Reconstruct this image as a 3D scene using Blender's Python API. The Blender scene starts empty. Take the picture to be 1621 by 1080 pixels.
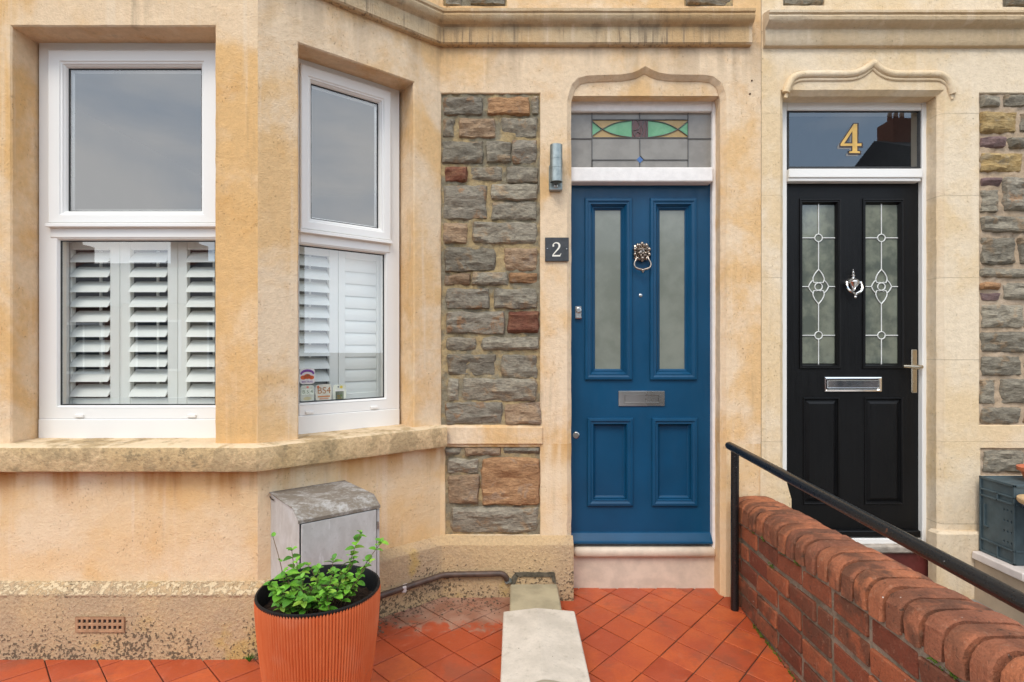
import bpy, bmesh, math, random
from mathutils import Vector, Matrix, noise
from mathutils.geometry import tessellate_polygon
random.seed(7)
S = bpy.context.scene
COL = S.collection
FPX, CX, HY, EYE = 880.0, 815.0, 550.0, 1.308       # focal length in photo pixels, vanishing point, eye height

# ------------------------------------------------------------------ camera
cam = bpy.data.cameras.new('camera'); co = bpy.data.objects.new('camera', cam); COL.objects.link(co)
co.location = (0, 0, EYE); co.rotation_euler = (math.radians(90), 0, 0)
cam.sensor_width = 36; cam.lens = 36 * FPX / 1621
cam.shift_x = -(CX - 810.5) / 1621; cam.shift_y = (HY - 540) / 1621
cam.clip_start = 0.02; cam.clip_end = 500
S.camera = co
# ------------------------------------------------------------------ world: overcast daylight
W = bpy.data.worlds.new('World'); S.world = W; W.use_nodes = True
nt = W.node_tree; nt.nodes.clear()
out = nt.nodes.new('ShaderNodeOutputWorld'); bg = nt.nodes.new('ShaderNodeBackground')
sky = nt.nodes.new('ShaderNodeTexSky'); sky.sky_type = 'NISHITA'; sky.sun_disc = False
SUN_EL, SUN_AZ = math.radians(52), math.radians(200)
sky.sun_elevation = SUN_EL; sky.sun_rotation = SUN_AZ
tc = nt.nodes.new('ShaderNodeTexCoord')
mp = nt.nodes.new('ShaderNodeMapping'); mp.inputs['Scale'].default_value = (1, 1, 2.6)
cn = nt.nodes.new('ShaderNodeTexNoise'); cn.inputs['Scale'].default_value = 2.1; cn.inputs['Detail'].default_value = 5; cn.inputs['Roughness'].default_value = 0.5
cr = nt.nodes.new('ShaderNodeValToRGB')
cr.color_ramp.elements[0].position = 0.38; cr.color_ramp.elements[0].color = (7.0, 9.6, 13.0, 1)
cr.color_ramp.elements[1].position = 0.66; cr.color_ramp.elements[1].color = (17.5, 17.4, 17.2, 1)
mx = nt.nodes.new('ShaderNodeMix'); mx.data_type = 'RGBA'; mx.inputs[0].default_value = 0.86
nt.links.new(tc.outputs['Generated'], mp.inputs['Vector']); nt.links.new(mp.outputs[0], cn.inputs['Vector'])
nt.links.new(cn.outputs['Fac'], cr.inputs[0]); nt.links.new(sky.outputs[0], mx.inputs[6]); nt.links.new(cr.outputs[0], mx.inputs[7])
nt.links.new(mx.outputs[2], bg.inputs['Color']); bg.inputs['Strength'].default_value = 0.12
nt.links.new(bg.outputs[0], out.inputs['Surface'])
sl = bpy.data.lights.new('sun', 'SUN'); sl.energy = 1.5; sl.angle = math.radians(22); sl.color = (1, 0.92, 0.80)
so = bpy.data.objects.new('sun', sl); COL.objects.link(so)
sd = Vector((math.sin(SUN_AZ) * math.cos(SUN_EL), math.cos(SUN_AZ) * math.cos(SUN_EL), math.sin(SUN_EL)))
so.rotation_euler = (-sd).to_track_quat('-Z', 'Y').to_euler(); so.location = (0, -5, 12)
S.view_settings.view_transform = 'Standard'; S.view_settings.look = 'None'
S.view_settings.exposure = 0.30; S.view_settings.gamma = 1; S.view_settings.use_curve_mapping = False
S.cycles.max_bounces = 10; S.cycles.transparent_max_bounces = 16

# ------------------------------------------------------------------ geometry helpers
def P(px, py, D): return Vector(((px - CX) * D / FPX, D, EYE - (py - HY) * D / FPX))
def PX(px, D): return (px - CX) * D / FPX
def PZ(py, D): return EYE - (py - HY) * D / FPX

class MB:
    def __init__(s): s.v = []; s.f = []
    def add(s, vs, fs):
        o = len(s.v); s.v += [Vector(v) for v in vs]; s.f += [tuple(i + o for i in f) for f in fs]
    def box(s, x0, x1, y0, y1, z0, z1):
        s.add([(x0,y0,z0),(x1,y0,z0),(x1,y1,z0),(x0,y1,z0),(x0,y0,z1),(x1,y0,z1),(x1,y1,z1),(x0,y1,z1)],
              [(0,3,2,1),(4,5,6,7),(0,1,5,4),(1,2,6,5),(2,3,7,6),(3,0,4,7)])
    def rbox(s, x0, x1, y0, y1, z0, z1, b=0.004, jit=0.0):
        bm = bmesh.new()
        for sx in (0, 1):
            for sy in (0, 1):
                for sz in (0, 1):
                    c = [(x0, x1)[sx], (y0, y1)[sy], (z0, z1)[sz]]
                    d = [(b, -b)[sx], (b, -b)[sy], (b, -b)[sz]]
                    j = [random.uniform(-jit, jit) for _ in range(3)]
                    for k in range(3):
                        q = [c[i] + j[i] + (d[i] if i != k else 0) for i in range(3)]
                        bm.verts.new(q)
        bmesh.ops.convex_hull(bm, input=bm.verts)
        bm.verts.index_update()
        s.add([v.co.copy() for v in bm.verts], [tuple(v.index for v in f.verts) for f in bm.faces]); bm.free()
    def prism(s, loop, y0, y1, cap_back=True):
        """loop of (x, z); extruded from y0 (front) to y1 (back)"""
        n = len(loop)
        vs = [(x, y0, z) for x, z in loop] + [(x, y1, z) for x, z in loop]
        tri = tessellate_polygon([[Vector((x, z, 0)) for x, z in loop]])
        fs = [t for t in tri]
        if cap_back: fs += [tuple(i + n for i in reversed(t)) for t in tri]
        fs += [(i, (i + 1) % n, n + (i + 1) % n, n + i) for i in range(n)]
        s.add(vs, fs)
    def ring(s, x0, x1, z0, z1, prof):
        """mitred rectangular frame; prof = list of (inset, y)"""
        vs = []
        for i, y in prof:
            vs += [(x0+i, y, z0+i), (x1-i, y, z0+i), (x1-i, y, z1-i), (x0+i, y, z1-i)]
        fs = []
        for k in range(len(prof) - 1):
            for j in range(4):
                a = k*4 + j; b = k*4 + (j+1) % 4
                fs.append((a, b, b+4, a+4))
        s.add(vs, fs)
    def tube(s, path, r, seg=10, cap=True):
        path = [Vector(p) for p in path]; n = len(path); vs = []; fs = []
        rs = r if isinstance(r, (list, tuple)) else [r]*n
        up = None
        for i, p in enumerate(path):
            t = (path[min(i+1, n-1)] - path[max(i-1, 0)]).normalized()
            if up is None:
                up = Vector((0,0,1)) if abs(t.z) < 0.9 else Vector((0,1,0))
            sd_ = t.cross(up).normalized(); up = sd_.cross(t).normalized()
            sc = 1.0
            if 0 < i < n-1:
                c = (path[i]-path[i-1]).normalized().dot((path[i+1]-path[i]).normalized()); sc = 1/math.sqrt(max(0.3, (1+c)/2))
            for k in range(seg):
                a = 2*math.pi*k/seg
                vs.append(p + (sd_*math.cos(a) + up*math.sin(a))*rs[i])
        for i in range(n-1):
            for k in range(seg):
                fs.append((i*seg+k, i*seg+(k+1) % seg, (i+1)*seg+(k+1) % seg, (i+1)*seg+k))
        if cap:
            fs.append(tuple(reversed(range(seg)))); fs.append(tuple((n-1)*seg+k for k in range(seg)))
        s.add(vs, fs)
    def lathe(s, c, prof, seg=32, axis='Z'):
        vs = []; fs = []
        for r, h in prof:
            for k in range(seg):
                a = 2*math.pi*k/seg
                if axis == 'Z': vs.append((c[0]+r*math.cos(a), c[1]+r*math.sin(a), c[2]+h))
                else: vs.append((c[0]+r*math.cos(a), c[1]-h, c[2]+r*math.sin(a)))
        for i in range(len(prof)-1):
            for k in range(seg):
                fs.append((i*seg+k, i*seg+(k+1) % seg, (i+1)*seg+(k+1) % seg, (i+1)*seg+k))
        if prof[-1][0] > 1e-6: fs.append(tuple((len(prof)-1)*seg+k for k in range(seg)))
        s.add(vs, fs)
    def ell(s, c, rx, ry, rz, seg=10, rings=6):
        vs = []; fs = []
        for i in range(rings+1):
            t = math.pi*i/rings
            for k in range(seg):
                a = 2*math.pi*k/seg
                vs.append((c[0]+rx*math.sin(t)*math.cos(a), c[1]+ry*math.sin(t)*math.sin(a), c[2]+rz*math.cos(t)))
        for i in range(rings):
            for k in range(seg):
                fs.append((i*seg+k, i*seg+(k+1) % seg, (i+1)*seg+(k+1) % seg, (i+1)*seg+k))
        s.add(vs, fs)
    def sweep(s, path, prof, cap0=False, cap1=False, closed=False):
        """path of (x, y); prof of (outward, z); outward is to the right of travel"""
        path = [Vector(p) for p in path]; n = len(path); m = len(prof); vs = []; fs = []
        nr = []
        for i in range(n-1):
            d = (path[i+1]-path[i]).normalized(); nr.append(Vector((d.y, -d.x)))
        for i in range(n):
            if i == 0: o = nr[0]
            elif i == n-1: o = nr[-1]
            else: o = (nr[i-1]+nr[i])/(1+nr[i-1].dot(nr[i]))
            for u, z in prof:
                q = path[i]+o*u; vs.append((q.x, q.y, z))
        for i in range(n-1):
            for j in range(m-1):
                fs.append((i*m+j, i*m+j+1, (i+1)*m+j+1, (i+1)*m+j))
        if cap0: fs.append(tuple(range(m)))
        if cap1: fs.append(tuple((n-1)*m+j for j in reversed(range(m))))
        s.add(vs, fs)
    def sheet(s, outer, holes, y=0.0, back=0.13, ch=0.006, jit=0.0012, step=0.05):
        """wall face in local (x, z) at depth y with openings; each hole: (loop, back depth, chamfer)"""
        loops = [outer]; rings = []
        for h in holes:
            lp, bk, c = (h if isinstance(h, tuple) else (h, back, ch))
            lp = densify(lp, step, jit); out_ = offset(lp, c); loops.append(out_); rings.append((lp, out_, bk, c))
        flat = [p for l in loops for p in l]
        tri = tessellate_polygon([[Vector((x, z, 0)) for x, z in l] for l in loops])
        s.add([(x, y, z) for x, z in flat], tri)
        for lp, o_, bk, c in rings:
            n = len(lp)
            vs = [(x, y, z) for x, z in o_] + [(x, y+c, z) for x, z in lp] + [(x, y+bk, z) for x, z in lp]
            fs = []
            for k in (0, 1):
                for i in range(n):
                    j = (i+1) % n; fs.append((k*n+i, k*n+j, (k+1)*n+j, (k+1)*n+i))
            s.add(vs, fs)
    def mesh(s, name, mat, M=None, smooth=False, ang=None):
        me = bpy.data.meshes.new(name)
        vs = [M @ v for v in s.v] if M is not None else s.v
        me.from_pydata([tuple(v) for v in vs], [], s.f); me.materials.append(mat)
        bm = bmesh.new(); bm.from_mesh(me)
        bmesh.ops.recalc_face_normals(bm, faces=bm.faces); bm.to_mesh(me); bm.free()
        if smooth:
            me.polygons.foreach_set('use_smooth', [True]*len(me.polygons))
            if ang: me.set_sharp_from_angle(angle=math.radians(ang))
        me.update(); return me
    def build(s, name, mat, parent=None, M=None, smooth=False, ang=35, **kw):
        me = s.mesh(name, mat, M, smooth, ang)
        return link(name, me, parent, **kw)

def link(name, me, parent=None, loc=None, rot=None, **kw):
    o = bpy.data.objects.new(name, me); COL.objects.link(o)
    if loc is not None: o.location = loc
    if rot is not None: o.rotation_euler = rot
    if parent is not None:
        o.parent = parent; o.matrix_parent_inverse = PW[parent.name].inverted()
    PW[o.name] = (PW[parent.name] if False else Matrix.LocRotScale(o.location, o.rotation_euler, None))
    for k, v in kw.items(): o[k] = v
    return o
PW = {}
def thing(name, label, cat, loc=(0, 0, 0), group=None):
    o = bpy.data.objects.new(name, None); COL.objects.link(o); o.location = loc; o.empty_display_size = 0.05
    PW[o.name] = Matrix.Translation(loc)
    o['label'] = label; o['category'] = cat
    if group: o['group'] = group
    return o
def densify(lp, step, jit):
    r = []
    n = len(lp)
    for i in range(n):
        a = Vector(lp[i]); b = Vector(lp[(i+1) % n]); L = (b-a).length; k = max(1, int(L/step))
        nn = Vector((b.y-a.y, a.x-b.x))/max(L, 1e-6)
        for j in range(k):
            p = a.lerp(b, j/k)
            if j: p = p + nn*random.uniform(-jit, jit)
            r.append((p.x, p.y))
    return r
def offset(lp, c):
    """grow loop outward by c"""
    n = len(lp); area = sum(lp[i][0]*lp[(i+1) % n][1]-lp[(i+1) % n][0]*lp[i][1] for i in range(n))
    sg = 1 if area > 0 else -1; r = []
    for i in range(n):
        a, b, d = Vector(lp[i-1]), Vector(lp[i]), Vector(lp[(i+1) % n])
        e1 = (b-a).normalized(); e2 = (d-b).normalized()
        n1 = Vector((e1.y, -e1.x))*sg; n2 = Vector((e2.y, -e2.x))*sg
        q = (n1+n2)/max(0.35, 1+n1.dot(n2)); p = b+q*c; r.append((p.x, p.y))
    return r
def rect(x0, x1, z0, z1): return [(x0, z0), (x1, z0), (x1, z1), (x0, z1)]
def smoothpath(pts, k=6):
    """Catmull-Rom through the points"""
    r = []; n = len(pts); pts = [Vector(p) for p in pts]
    for i in range(n-1):
        p0, p1, p2, p3 = pts[max(i-1, 0)], pts[i], pts[i+1], pts[min(i+2, n-1)]
        for j in range(k):
            t = j/k
            r.append(0.5*((2*p1)+(p2-p0)*t+(2*p0-5*p1+4*p2-p3)*t*t+(3*p1-p0-3*p2+p3)*t*t*t))
    r.append(pts[-1]); return r

# ------------------------------------------------------------------ material helpers
class NB:
    def __init__(s, name):
        s.m = bpy.data.materials.new(name); s.m.use_nodes = True; s.t = s.m.node_tree; s.b = s.t.nodes['Principled BSDF']
        s.geo = s.t.nodes.new('ShaderNodeNewGeometry'); s.tc = s.t.nodes.new('ShaderNodeTexCoord'); s.oi = s.t.nodes.new('ShaderNodeObjectInfo')
        s.pos = s.geo.outputs['Position']; s.obj = s.tc.outputs['Object']; s.rnd = s.oi.outputs['Random']
    def L(s, a, b): s.t.links.new(a, b)
    def set(s, inp, v):
        if hasattr(v, 'is_output'): s.L(v, inp)
        else:
            if isinstance(v, (tuple, list)) and len(v) == 3 and inp.type == 'RGBA': v = (*v, 1)
            inp.default_value = v
    def mapping(s, v, scale=(1, 1, 1), loc=(0, 0, 0), rot=(0, 0, 0)):
        n = s.t.nodes.new('ShaderNodeMapping'); s.L(v, n.inputs[0]); n.inputs['Scale'].default_value = scale
        n.inputs['Location'].default_value = loc; n.inputs['Rotation'].default_value = rot; return n.outputs[0]
    def noise(s, v, scale, detail=4, rough=0.55, dist=0.0):
        n = s.t.nodes.new('ShaderNodeTexNoise'); s.L(v, n.inputs['Vector']); n.inputs['Scale'].default_value = scale
        n.inputs['Detail'].default_value = detail; n.inputs['Roughness'].default_value = rough; n.inputs['Distortion'].default_value = dist
        return n.outputs['Fac']
    def voro(s, v, scale, feature='F1'):
        n = s.t.nodes.new('ShaderNodeTexVoronoi'); s.L(v, n.inputs['Vector']); n.inputs['Scale'].default_value = scale; n.feature = feature
        return n.outputs['Distance']
    def ramp(s, v, a, b, lo=0.0, hi=1.0):
        n = s.t.nodes.new('ShaderNodeMapRange'); s.L(v, n.inputs['Value']); n.interpolation_type = 'SMOOTHSTEP'
        n.inputs['From Min'].default_value = a; n.inputs['From Max'].default_value = b
        n.inputs['To Min'].default_value = lo; n.inputs['To Max'].default_value = hi; return n.outputs[0]
    def math(s, op, a, b=0.0):
        n = s.t.nodes.new('ShaderNodeMath'); n.operation = op; s.set(n.inputs[0], a); s.set(n.inputs[1], b); return n.outputs[0]
    def mul(s, *a):
        r = a[0]
        for x in a[1:]: r = s.math('MULTIPLY', r, x)
        return r
    def add(s, a, b): return s.math('ADD', a, b)
    def mix(s, f, a, b, mode='MIX'):
        n = s.t.nodes.new('ShaderNodeMix'); n.data_type = 'RGBA'; n.blend_type = mode
        s.set(n.inputs[0], f); s.set(n.inputs[6], a); s.set(n.inputs[7], b); return n.outputs[2]
    def xyz(s, v=None):
        n = s.t.nodes.new('ShaderNodeSeparateXYZ'); s.L(v or s.pos, n.inputs[0]); return n.outputs
    def bump(s, h, strength=0.4, dist=0.01, prev=None):
        n = s.t.nodes.new('ShaderNodeBump'); s.L(h, n.inputs['Height']); n.inputs['Strength'].default_value = strength; n.inputs['Distance'].default_value = dist
        if prev is not None: s.L(prev, n.inputs['Normal'])
        return n.outputs[0]
    def fin(s, col=None, rough=0.7, metal=0.0, spec=0.5, normal=None, **kw):
        if col is not None: s.set(s.b.inputs['Base Color'], col)
        s.set(s.b.inputs['Roughness'], rough); s.set(s.b.inputs['Metallic'], metal); s.set(s.b.inputs['Specular IOR Level'], spec)
        if normal is not None: s.L(normal, s.b.inputs['Normal'])
        for k, v in kw.items(): s.set(s.b.inputs[k], v)
        return s.m
def g(hexs):
    """sRGB hex to linear"""
    c = [int(hexs[i:i+2], 16)/255 for i in (0, 2, 4)]
    return tuple((x/12.92 if x <= 0.04045 else ((x+0.055)/1.055)**2.4) for x in c)
def plain(name, col, rough=0.5, metal=0.0, spec=0.5, var=0.12, nscale=25, bump=0.0, obj=False, **kw):
    n = NB(name); v = n.obj if obj else n.pos
    f = n.noise(v, nscale, 5); a = tuple(c*(1-var) for c in col); b = tuple(min(1, c*(1+var)) for c in col)
    c = n.mix(n.ramp(f, 0.3, 0.7), a, b)
    nm = n.bump(n.noise(v, nscale*6, 4), bump, 0.003) if bump else None
    rr = n.ramp(n.noise(v, nscale*1.7, 3), 0.3, 0.7, max(0, rough-0.07), min(1, rough+0.07))
    return n.fin(c, rr, metal, spec, nm, **kw)

def bath_stone(name, c_main, c_pale, c_deep, seed=0, streak=True, orange=0.36, grime=0.55, stainz=None, joints=False, below=None):
    n = NB(name); v = n.mapping(n.pos, loc=(seed, seed*1.7, seed*0.3))
    f1 = n.noise(v, 1.7, 6, 0.6, 0.3); f2 = n.noise(v, 5.5, 6, 0.65, 0.4); f3 = n.noise(v, 38, 4, 0.7)
    c = n.mix(n.ramp(f1, 0.42, 0.58), c_main, c_pale)
    c = n.mix(n.mul(n.ramp(f2, 0.50, 0.74), orange), c, c_deep)
    c = n.mix(n.ramp(f3, 0.30, 0.72, 0.16, 0.0), c, (0.20, 0.13, 0.07))
    if below: zb__ = n.xyz()[2]; c = n.mix(n.mul(n.ramp(zb__, below+.01, below-.01), 0.52), c, n.mix(n.ramp(n.noise(v, 2.4, 5, 0.6, 0.3), 0.44, 0.62), (0.78, 0.615, 0.40), (0.75, 0.505, 0.245)))
    # long faint vertical runs
    vs = n.mapping(n.pos, scale=(15, 15, 0.55), loc=(seed, 3, 1)); sf = n.noise(vs, 1.0, 5, 0.62)
    c = n.mix(n.mul(n.ramp(sf, 0.54, 0.74), 0.40), c, (0.80, 0.66, 0.50))
    vs2 = n.mapping(n.pos, scale=(11, 11, 0.8), loc=(7+seed, 1, 5)); sf2 = n.noise(vs2, 1.0, 5, 0.6)
    gm = n.mul(n.ramp(sf2, 0.55, 0.78), n.ramp(n.noise(v, 1.2, 3), 0.42, 0.66), grime)
    c = n.mix(gm, c, (0.17, 0.125, 0.08))
    z = n.xyz()[2]
    vd = n.mapping(n.pos, scale=(7.5, 7.5, 1.0), loc=(seed, 2, 0)); df = n.noise(vd, 1.0, 3, 0.5, 0.3)
    if stainz:
        for z0, z1, amt, col in stainz:
            m = n.mul(n.ramp(z, z1, z0), n.ramp(n.add(n.mul(sf2, 0.4), n.mul(df, 0.6)), 0.44, 0.60), n.math('LESS_THAN', z, z0+0.002), amt)
            c = n.mix(m, c, col)
    # hair cracks, pits and chips
    if grime > 0.75:
        dv = n.mapping(n.pos, scale=(60, 60, 1.6)); dr = n.noise(dv, 1.0, 4, 0.6); dm = n.mul(n.ramp(dr, 0.52, 0.64), n.ramp(z, 2.985, 2.93), n.ramp(n.noise(n.pos, 3.0, 2), 0.40, 0.52), 0.7); c = n.mix(dm, c, (0.15, 0.11, 0.075))
    pit = n.mul(n.ramp(n.noise(n.mapping(v, scale=(1, 1, 0.55)), 150, 3, 0.6), 0.62, 0.70), n.ramp(f2, 0.46, 0.60))
    c = n.mix(n.mul(pit, 0.38), c, (0.13, 0.09, 0.05))
    h = n.add(n.mul(n.noise(v, 120, 5, 0.7), 0.5), n.add(n.mul(f3, 0.6), n.mul(f2, 0.9)))
    h = n.math('SUBTRACT', h, n.mul(pit, 0.6))
    if joints:
        zz = n.math('FRACT', n.mul(n.add(z, 0.05), 1/0.43)); jm = n.mul(n.math('LESS_THAN', zz, 0.012), n.ramp(f1, 0.35, 0.6))
        h = n.math('SUBTRACT', h, n.mul(jm, 0.5)); c = n.mix(n.mul(jm, 0.35), c, (0.25, 0.18, 0.11))
    return n.fin(c, n.ramp(f2, 0.2, 0.8, 0.75, 0.95), 0, 0.25, n.bump(h, 0.7, 0.008))

C_MAIN, C_PALE, C_DEEP = (0.74, 0.475, 0.230), (0.79, 0.600, 0.405), (0.69, 0.365, 0.115)
M_wall = bath_stone('orange_cream_masonry_paint', C_MAIN, C_PALE, C_DEEP, 0.0, below=0.80,
                    stainz=[(2.905, 2.55, 0.45, (0.30, 0.20, 0.12)), (0.80, 0.62, 0.75, (0.56, 0.28, 0.07))])
M_bay = bath_stone('deep_cream_masonry_paint', (0.72, 0.435, 0.185), (0.78, 0.57, 0.365), (0.67, 0.335, 0.095), 4.0, orange=0.5, below=0.80,
                   stainz=[(0.80, 0.60, 0.95, (0.50, 0.225, 0.05))])
M_wall4 = bath_stone('pale_cream_limestone', (0.75, 0.565, 0.345), (0.79, 0.645, 0.465), (0.71, 0.475, 0.205), 9.0, orange=0.35, grime=0.3, joints=True)
M_corn = bath_stone('weathered_cornice_stone', (0.55, 0.36, 0.18), (0.56, 0.42, 0.26), (0.50, 0.29, 0.11), 2.0, grime=0.8,
                    stainz=[(2.975, 2.90, 0.5, (0.16, 0.12, 0.08))])
M_corn4 = bath_stone('smooth_cornice_stone', (0.62, 0.46, 0.28), (0.66, 0.53, 0.37), (0.55, 0.38, 0.2), 12.0, orange=0.3, grime=0.4)

def sill_mat():
    n = NB('lichen_sill_stone'); f1 = n.noise(n.pos, 2.6, 5, 0.55, 0.4); f2 = n.noise(n.pos, 55, 5, 0.7); f3 = n.noise(n.pos, 6, 6, 0.65, 0.3); f4 = n.noise(n.pos, 18, 6, 0.7)
    c = n.mix(n.ramp(f1, 0.42, 0.56), (0.66, 0.465, 0.26), (0.58, 0.40, 0.205))
    c = n.mix(n.mul(n.ramp(f3, 0.50, 0.56), 0.75), c, (0.43, 0.305, 0.165))
    c = n.mix(n.mul(n.ramp(f4, 0.52, 0.62), n.ramp(f1, 0.44, 0.56), 0.7), c, (0.20, 0.155, 0.09))
    c = n.mix(n.ramp(f2, 0.32, 0.62, 0.40, 0.0), c, (0.22, 0.155, 0.08))
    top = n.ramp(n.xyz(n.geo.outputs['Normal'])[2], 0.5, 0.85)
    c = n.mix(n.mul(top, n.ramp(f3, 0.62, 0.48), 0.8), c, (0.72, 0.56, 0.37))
    return n.fin(c, 0.92, 0, 0.2, n.bump(n.add(f2, n.mul(f4, 1.5)), 0.8, 0.008))
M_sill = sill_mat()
def plinth_mat():
    n = NB('pebbly_lichen_plinth'); z = n.xyz()[2]
    f1 = n.noise(n.pos, 2.6, 5, 0.6); f2 = n.noise(n.pos, 70, 4, 0.6); f3 = n.noise(n.pos, 78, 4, 0.65)
    c = n.mix(n.ramp(f1, 0.4, 0.62), (0.56, 0.385, 0.21), (0.46, 0.325, 0.20))
    c = n.mix(n.ramp(f2, 0.35, 0.65, 0.3, 0.0), c, (0.26, 0.18, 0.10))
    pale = n.ramp(n.voro(n.pos, 70), 0.30, 0.16); c = n.mix(n.mul(pale, n.ramp(f3, 0.5, 0.6), 0.4), c, (0.66, 0.52, 0.35))
    c = n.mix(n.mul(n.ramp(n.noise(n.pos, 3.7, 4), 0.56, 0.66), 0.5), c, (0.52, 0.34, 0.07))
    lz = n.ramp(z, 0.30, 0.0, 0.0, 0.17); f5 = n.noise(n.pos, 5.0, 3, 0.5)
    lich = n.ramp(n.add(n.add(f3, lz), n.mul(f5, 0.42)), 0.87, 0.92)
    c = n.mix(n.mul(lich, 0.80), c, (0.065, 0.05, 0.035))
    sp = n.mul(n.ramp(n.voro(n.pos, 48), 0.22, 0.12), n.ramp(f3, 0.46, 0.56)); c = n.mix(n.mul(sp, n.ramp(f5, 0.40, 0.55), 0.55), c, (0.13, 0.09, 0.055))
    led = n.mul(n.ramp(z, 0.272, 0.285), n.ramp(n.xyz()[1], 2.42, 2.36), n.ramp(n.noise(n.pos, 44, 4, 0.7), 0.46, 0.54)); c = n.mix(n.mul(led, 0.75), c, (0.66, 0.52, 0.33))
    h = n.add(n.mul(f2, 1.0), n.add(n.mul(f3, 1.2), n.mul(led, 1.5)))
    return n.fin(c, 0.95, 0, 0.15, n.bump(h, 0.7, 0.007))
M_plinth = plinth_mat()
def stone_mat(name, a, b, patch, pk=0.35):
    n = NB(name); v = n.mapping(n.obj); v = n.obj
    cmb = n.t.nodes.new('ShaderNodeVectorMath'); cmb.operation = 'ADD'; n.L(n.obj, cmb.inputs[0]); 
    rv = n.t.nodes.new('ShaderNodeCombineXYZ'); n.L(n.mul(n.rnd, 31.0), rv.inputs[0]); n.L(n.mul(n.rnd, 17.0), rv.inputs[2]); n.L(rv.outputs[0], cmb.inputs[1]); v = cmb.outputs[0]
    vl = n.mapping(v, scale=(1, 1, 2.6))
    f1 = n.noise(v, 11, 5, 0.6, 0.6); f2 = n.noise(vl, 45, 6, 0.72); f3 = n.noise(vl, 14, 5, 0.65, 0.8)
    c = n.mix(n.ramp(f3, 0.35, 0.65), a, b)
    c = n.mix(n.mul(n.ramp(f1, 0.54, 0.64), pk), c, patch)
    c = n.mix(n.ramp(f2, 0.30, 0.60, 0.65, 0.0), c, tuple(x*0.38 for x in a))
    c = n.mix(n.ramp(f2, 0.58, 0.75, 0.0, 0.30), c, tuple(min(1, x*1.9) for x in b))
    br = n.math('ADD', n.mul(n.rnd, 0.5), 0.75)
    hs = n.t.nodes.new('ShaderNodeHueSaturation'); n.L(c, hs.inputs['Color']); n.L(br, hs.inputs['Value'])
    return n.fin(hs.outputs[0], 0.85, 0, 0.3, n.bump(n.add(f2, n.mul(f3, 1.2)), 0.8, 0.009))
STONE = {
    'g': stone_mat('grey_rubble_stone', (0.232, 0.200, 0.150), (0.335, 0.290, 0.215), (0.36, 0.225, 0.115), 0.6),
    'b': stone_mat('brown_rubble_stone', (0.304, 0.205, 0.125), (0.396, 0.264, 0.158), (0.264, 0.224, 0.185), 0.5),
    'o': stone_mat('rust_rubble_stone', (0.356, 0.191, 0.092), (0.436, 0.244, 0.119), (0.264, 0.218, 0.172), 0.5),
    'r': stone_mat('red_rubble_stone', (0.150, 0.052, 0.030), (0.21, 0.095, 0.055), (0.330, 0.185, 0.092), 0.4),
    'y': stone_mat('ochre_rubble_stone', (0.383, 0.251, 0.099), (0.449, 0.317, 0.145), (0.238, 0.205, 0.158), 0.6),
    'p': stone_mat('purple_rubble_stone', (0.198, 0.125, 0.119), (0.264, 0.172, 0.152), (0.264, 0.224, 0.198), 0.3),
    'm': stone_mat('mixed_rubble_stone', (0.245, 0.212, 0.160), (0.32, 0.275, 0.21), (0.34, 0.19, 0.095), 0.85)}
def mortar_mat(name, a, b, dark):
    n = NB(name); f1 = n.noise(n.pos, 7, 5, 0.6); f2 = n.noise(n.pos, 60, 5, 0.7)
    c = n.mix(n.ramp(f1, 0.42, 0.58), a, b); c = n.mix(n.ramp(f2, 0.3, 0.6, 0.5, 0.0), c, dark)
    return n.fin(c, 0.95, 0, 0.15, n.bump(f2, 0.9, 0.008))
M_mort2 = mortar_mat('yellow_grey_lime_mortar', (0.44, 0.32, 0.165), (0.25, 0.215, 0.15), (0.15, 0.12, 0.075))
M_mort4 = mortar_mat('pink_beige_mortar', (0.50, 0.37, 0.25), (0.47, 0.36, 0.26), (0.36, 0.27, 0.18))
M_mortb = mortar_mat('grey_mossy_mortar', (0.30, 0.235, 0.17), (0.20, 0.165, 0.115), (0.085, 0.065, 0.045))

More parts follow.
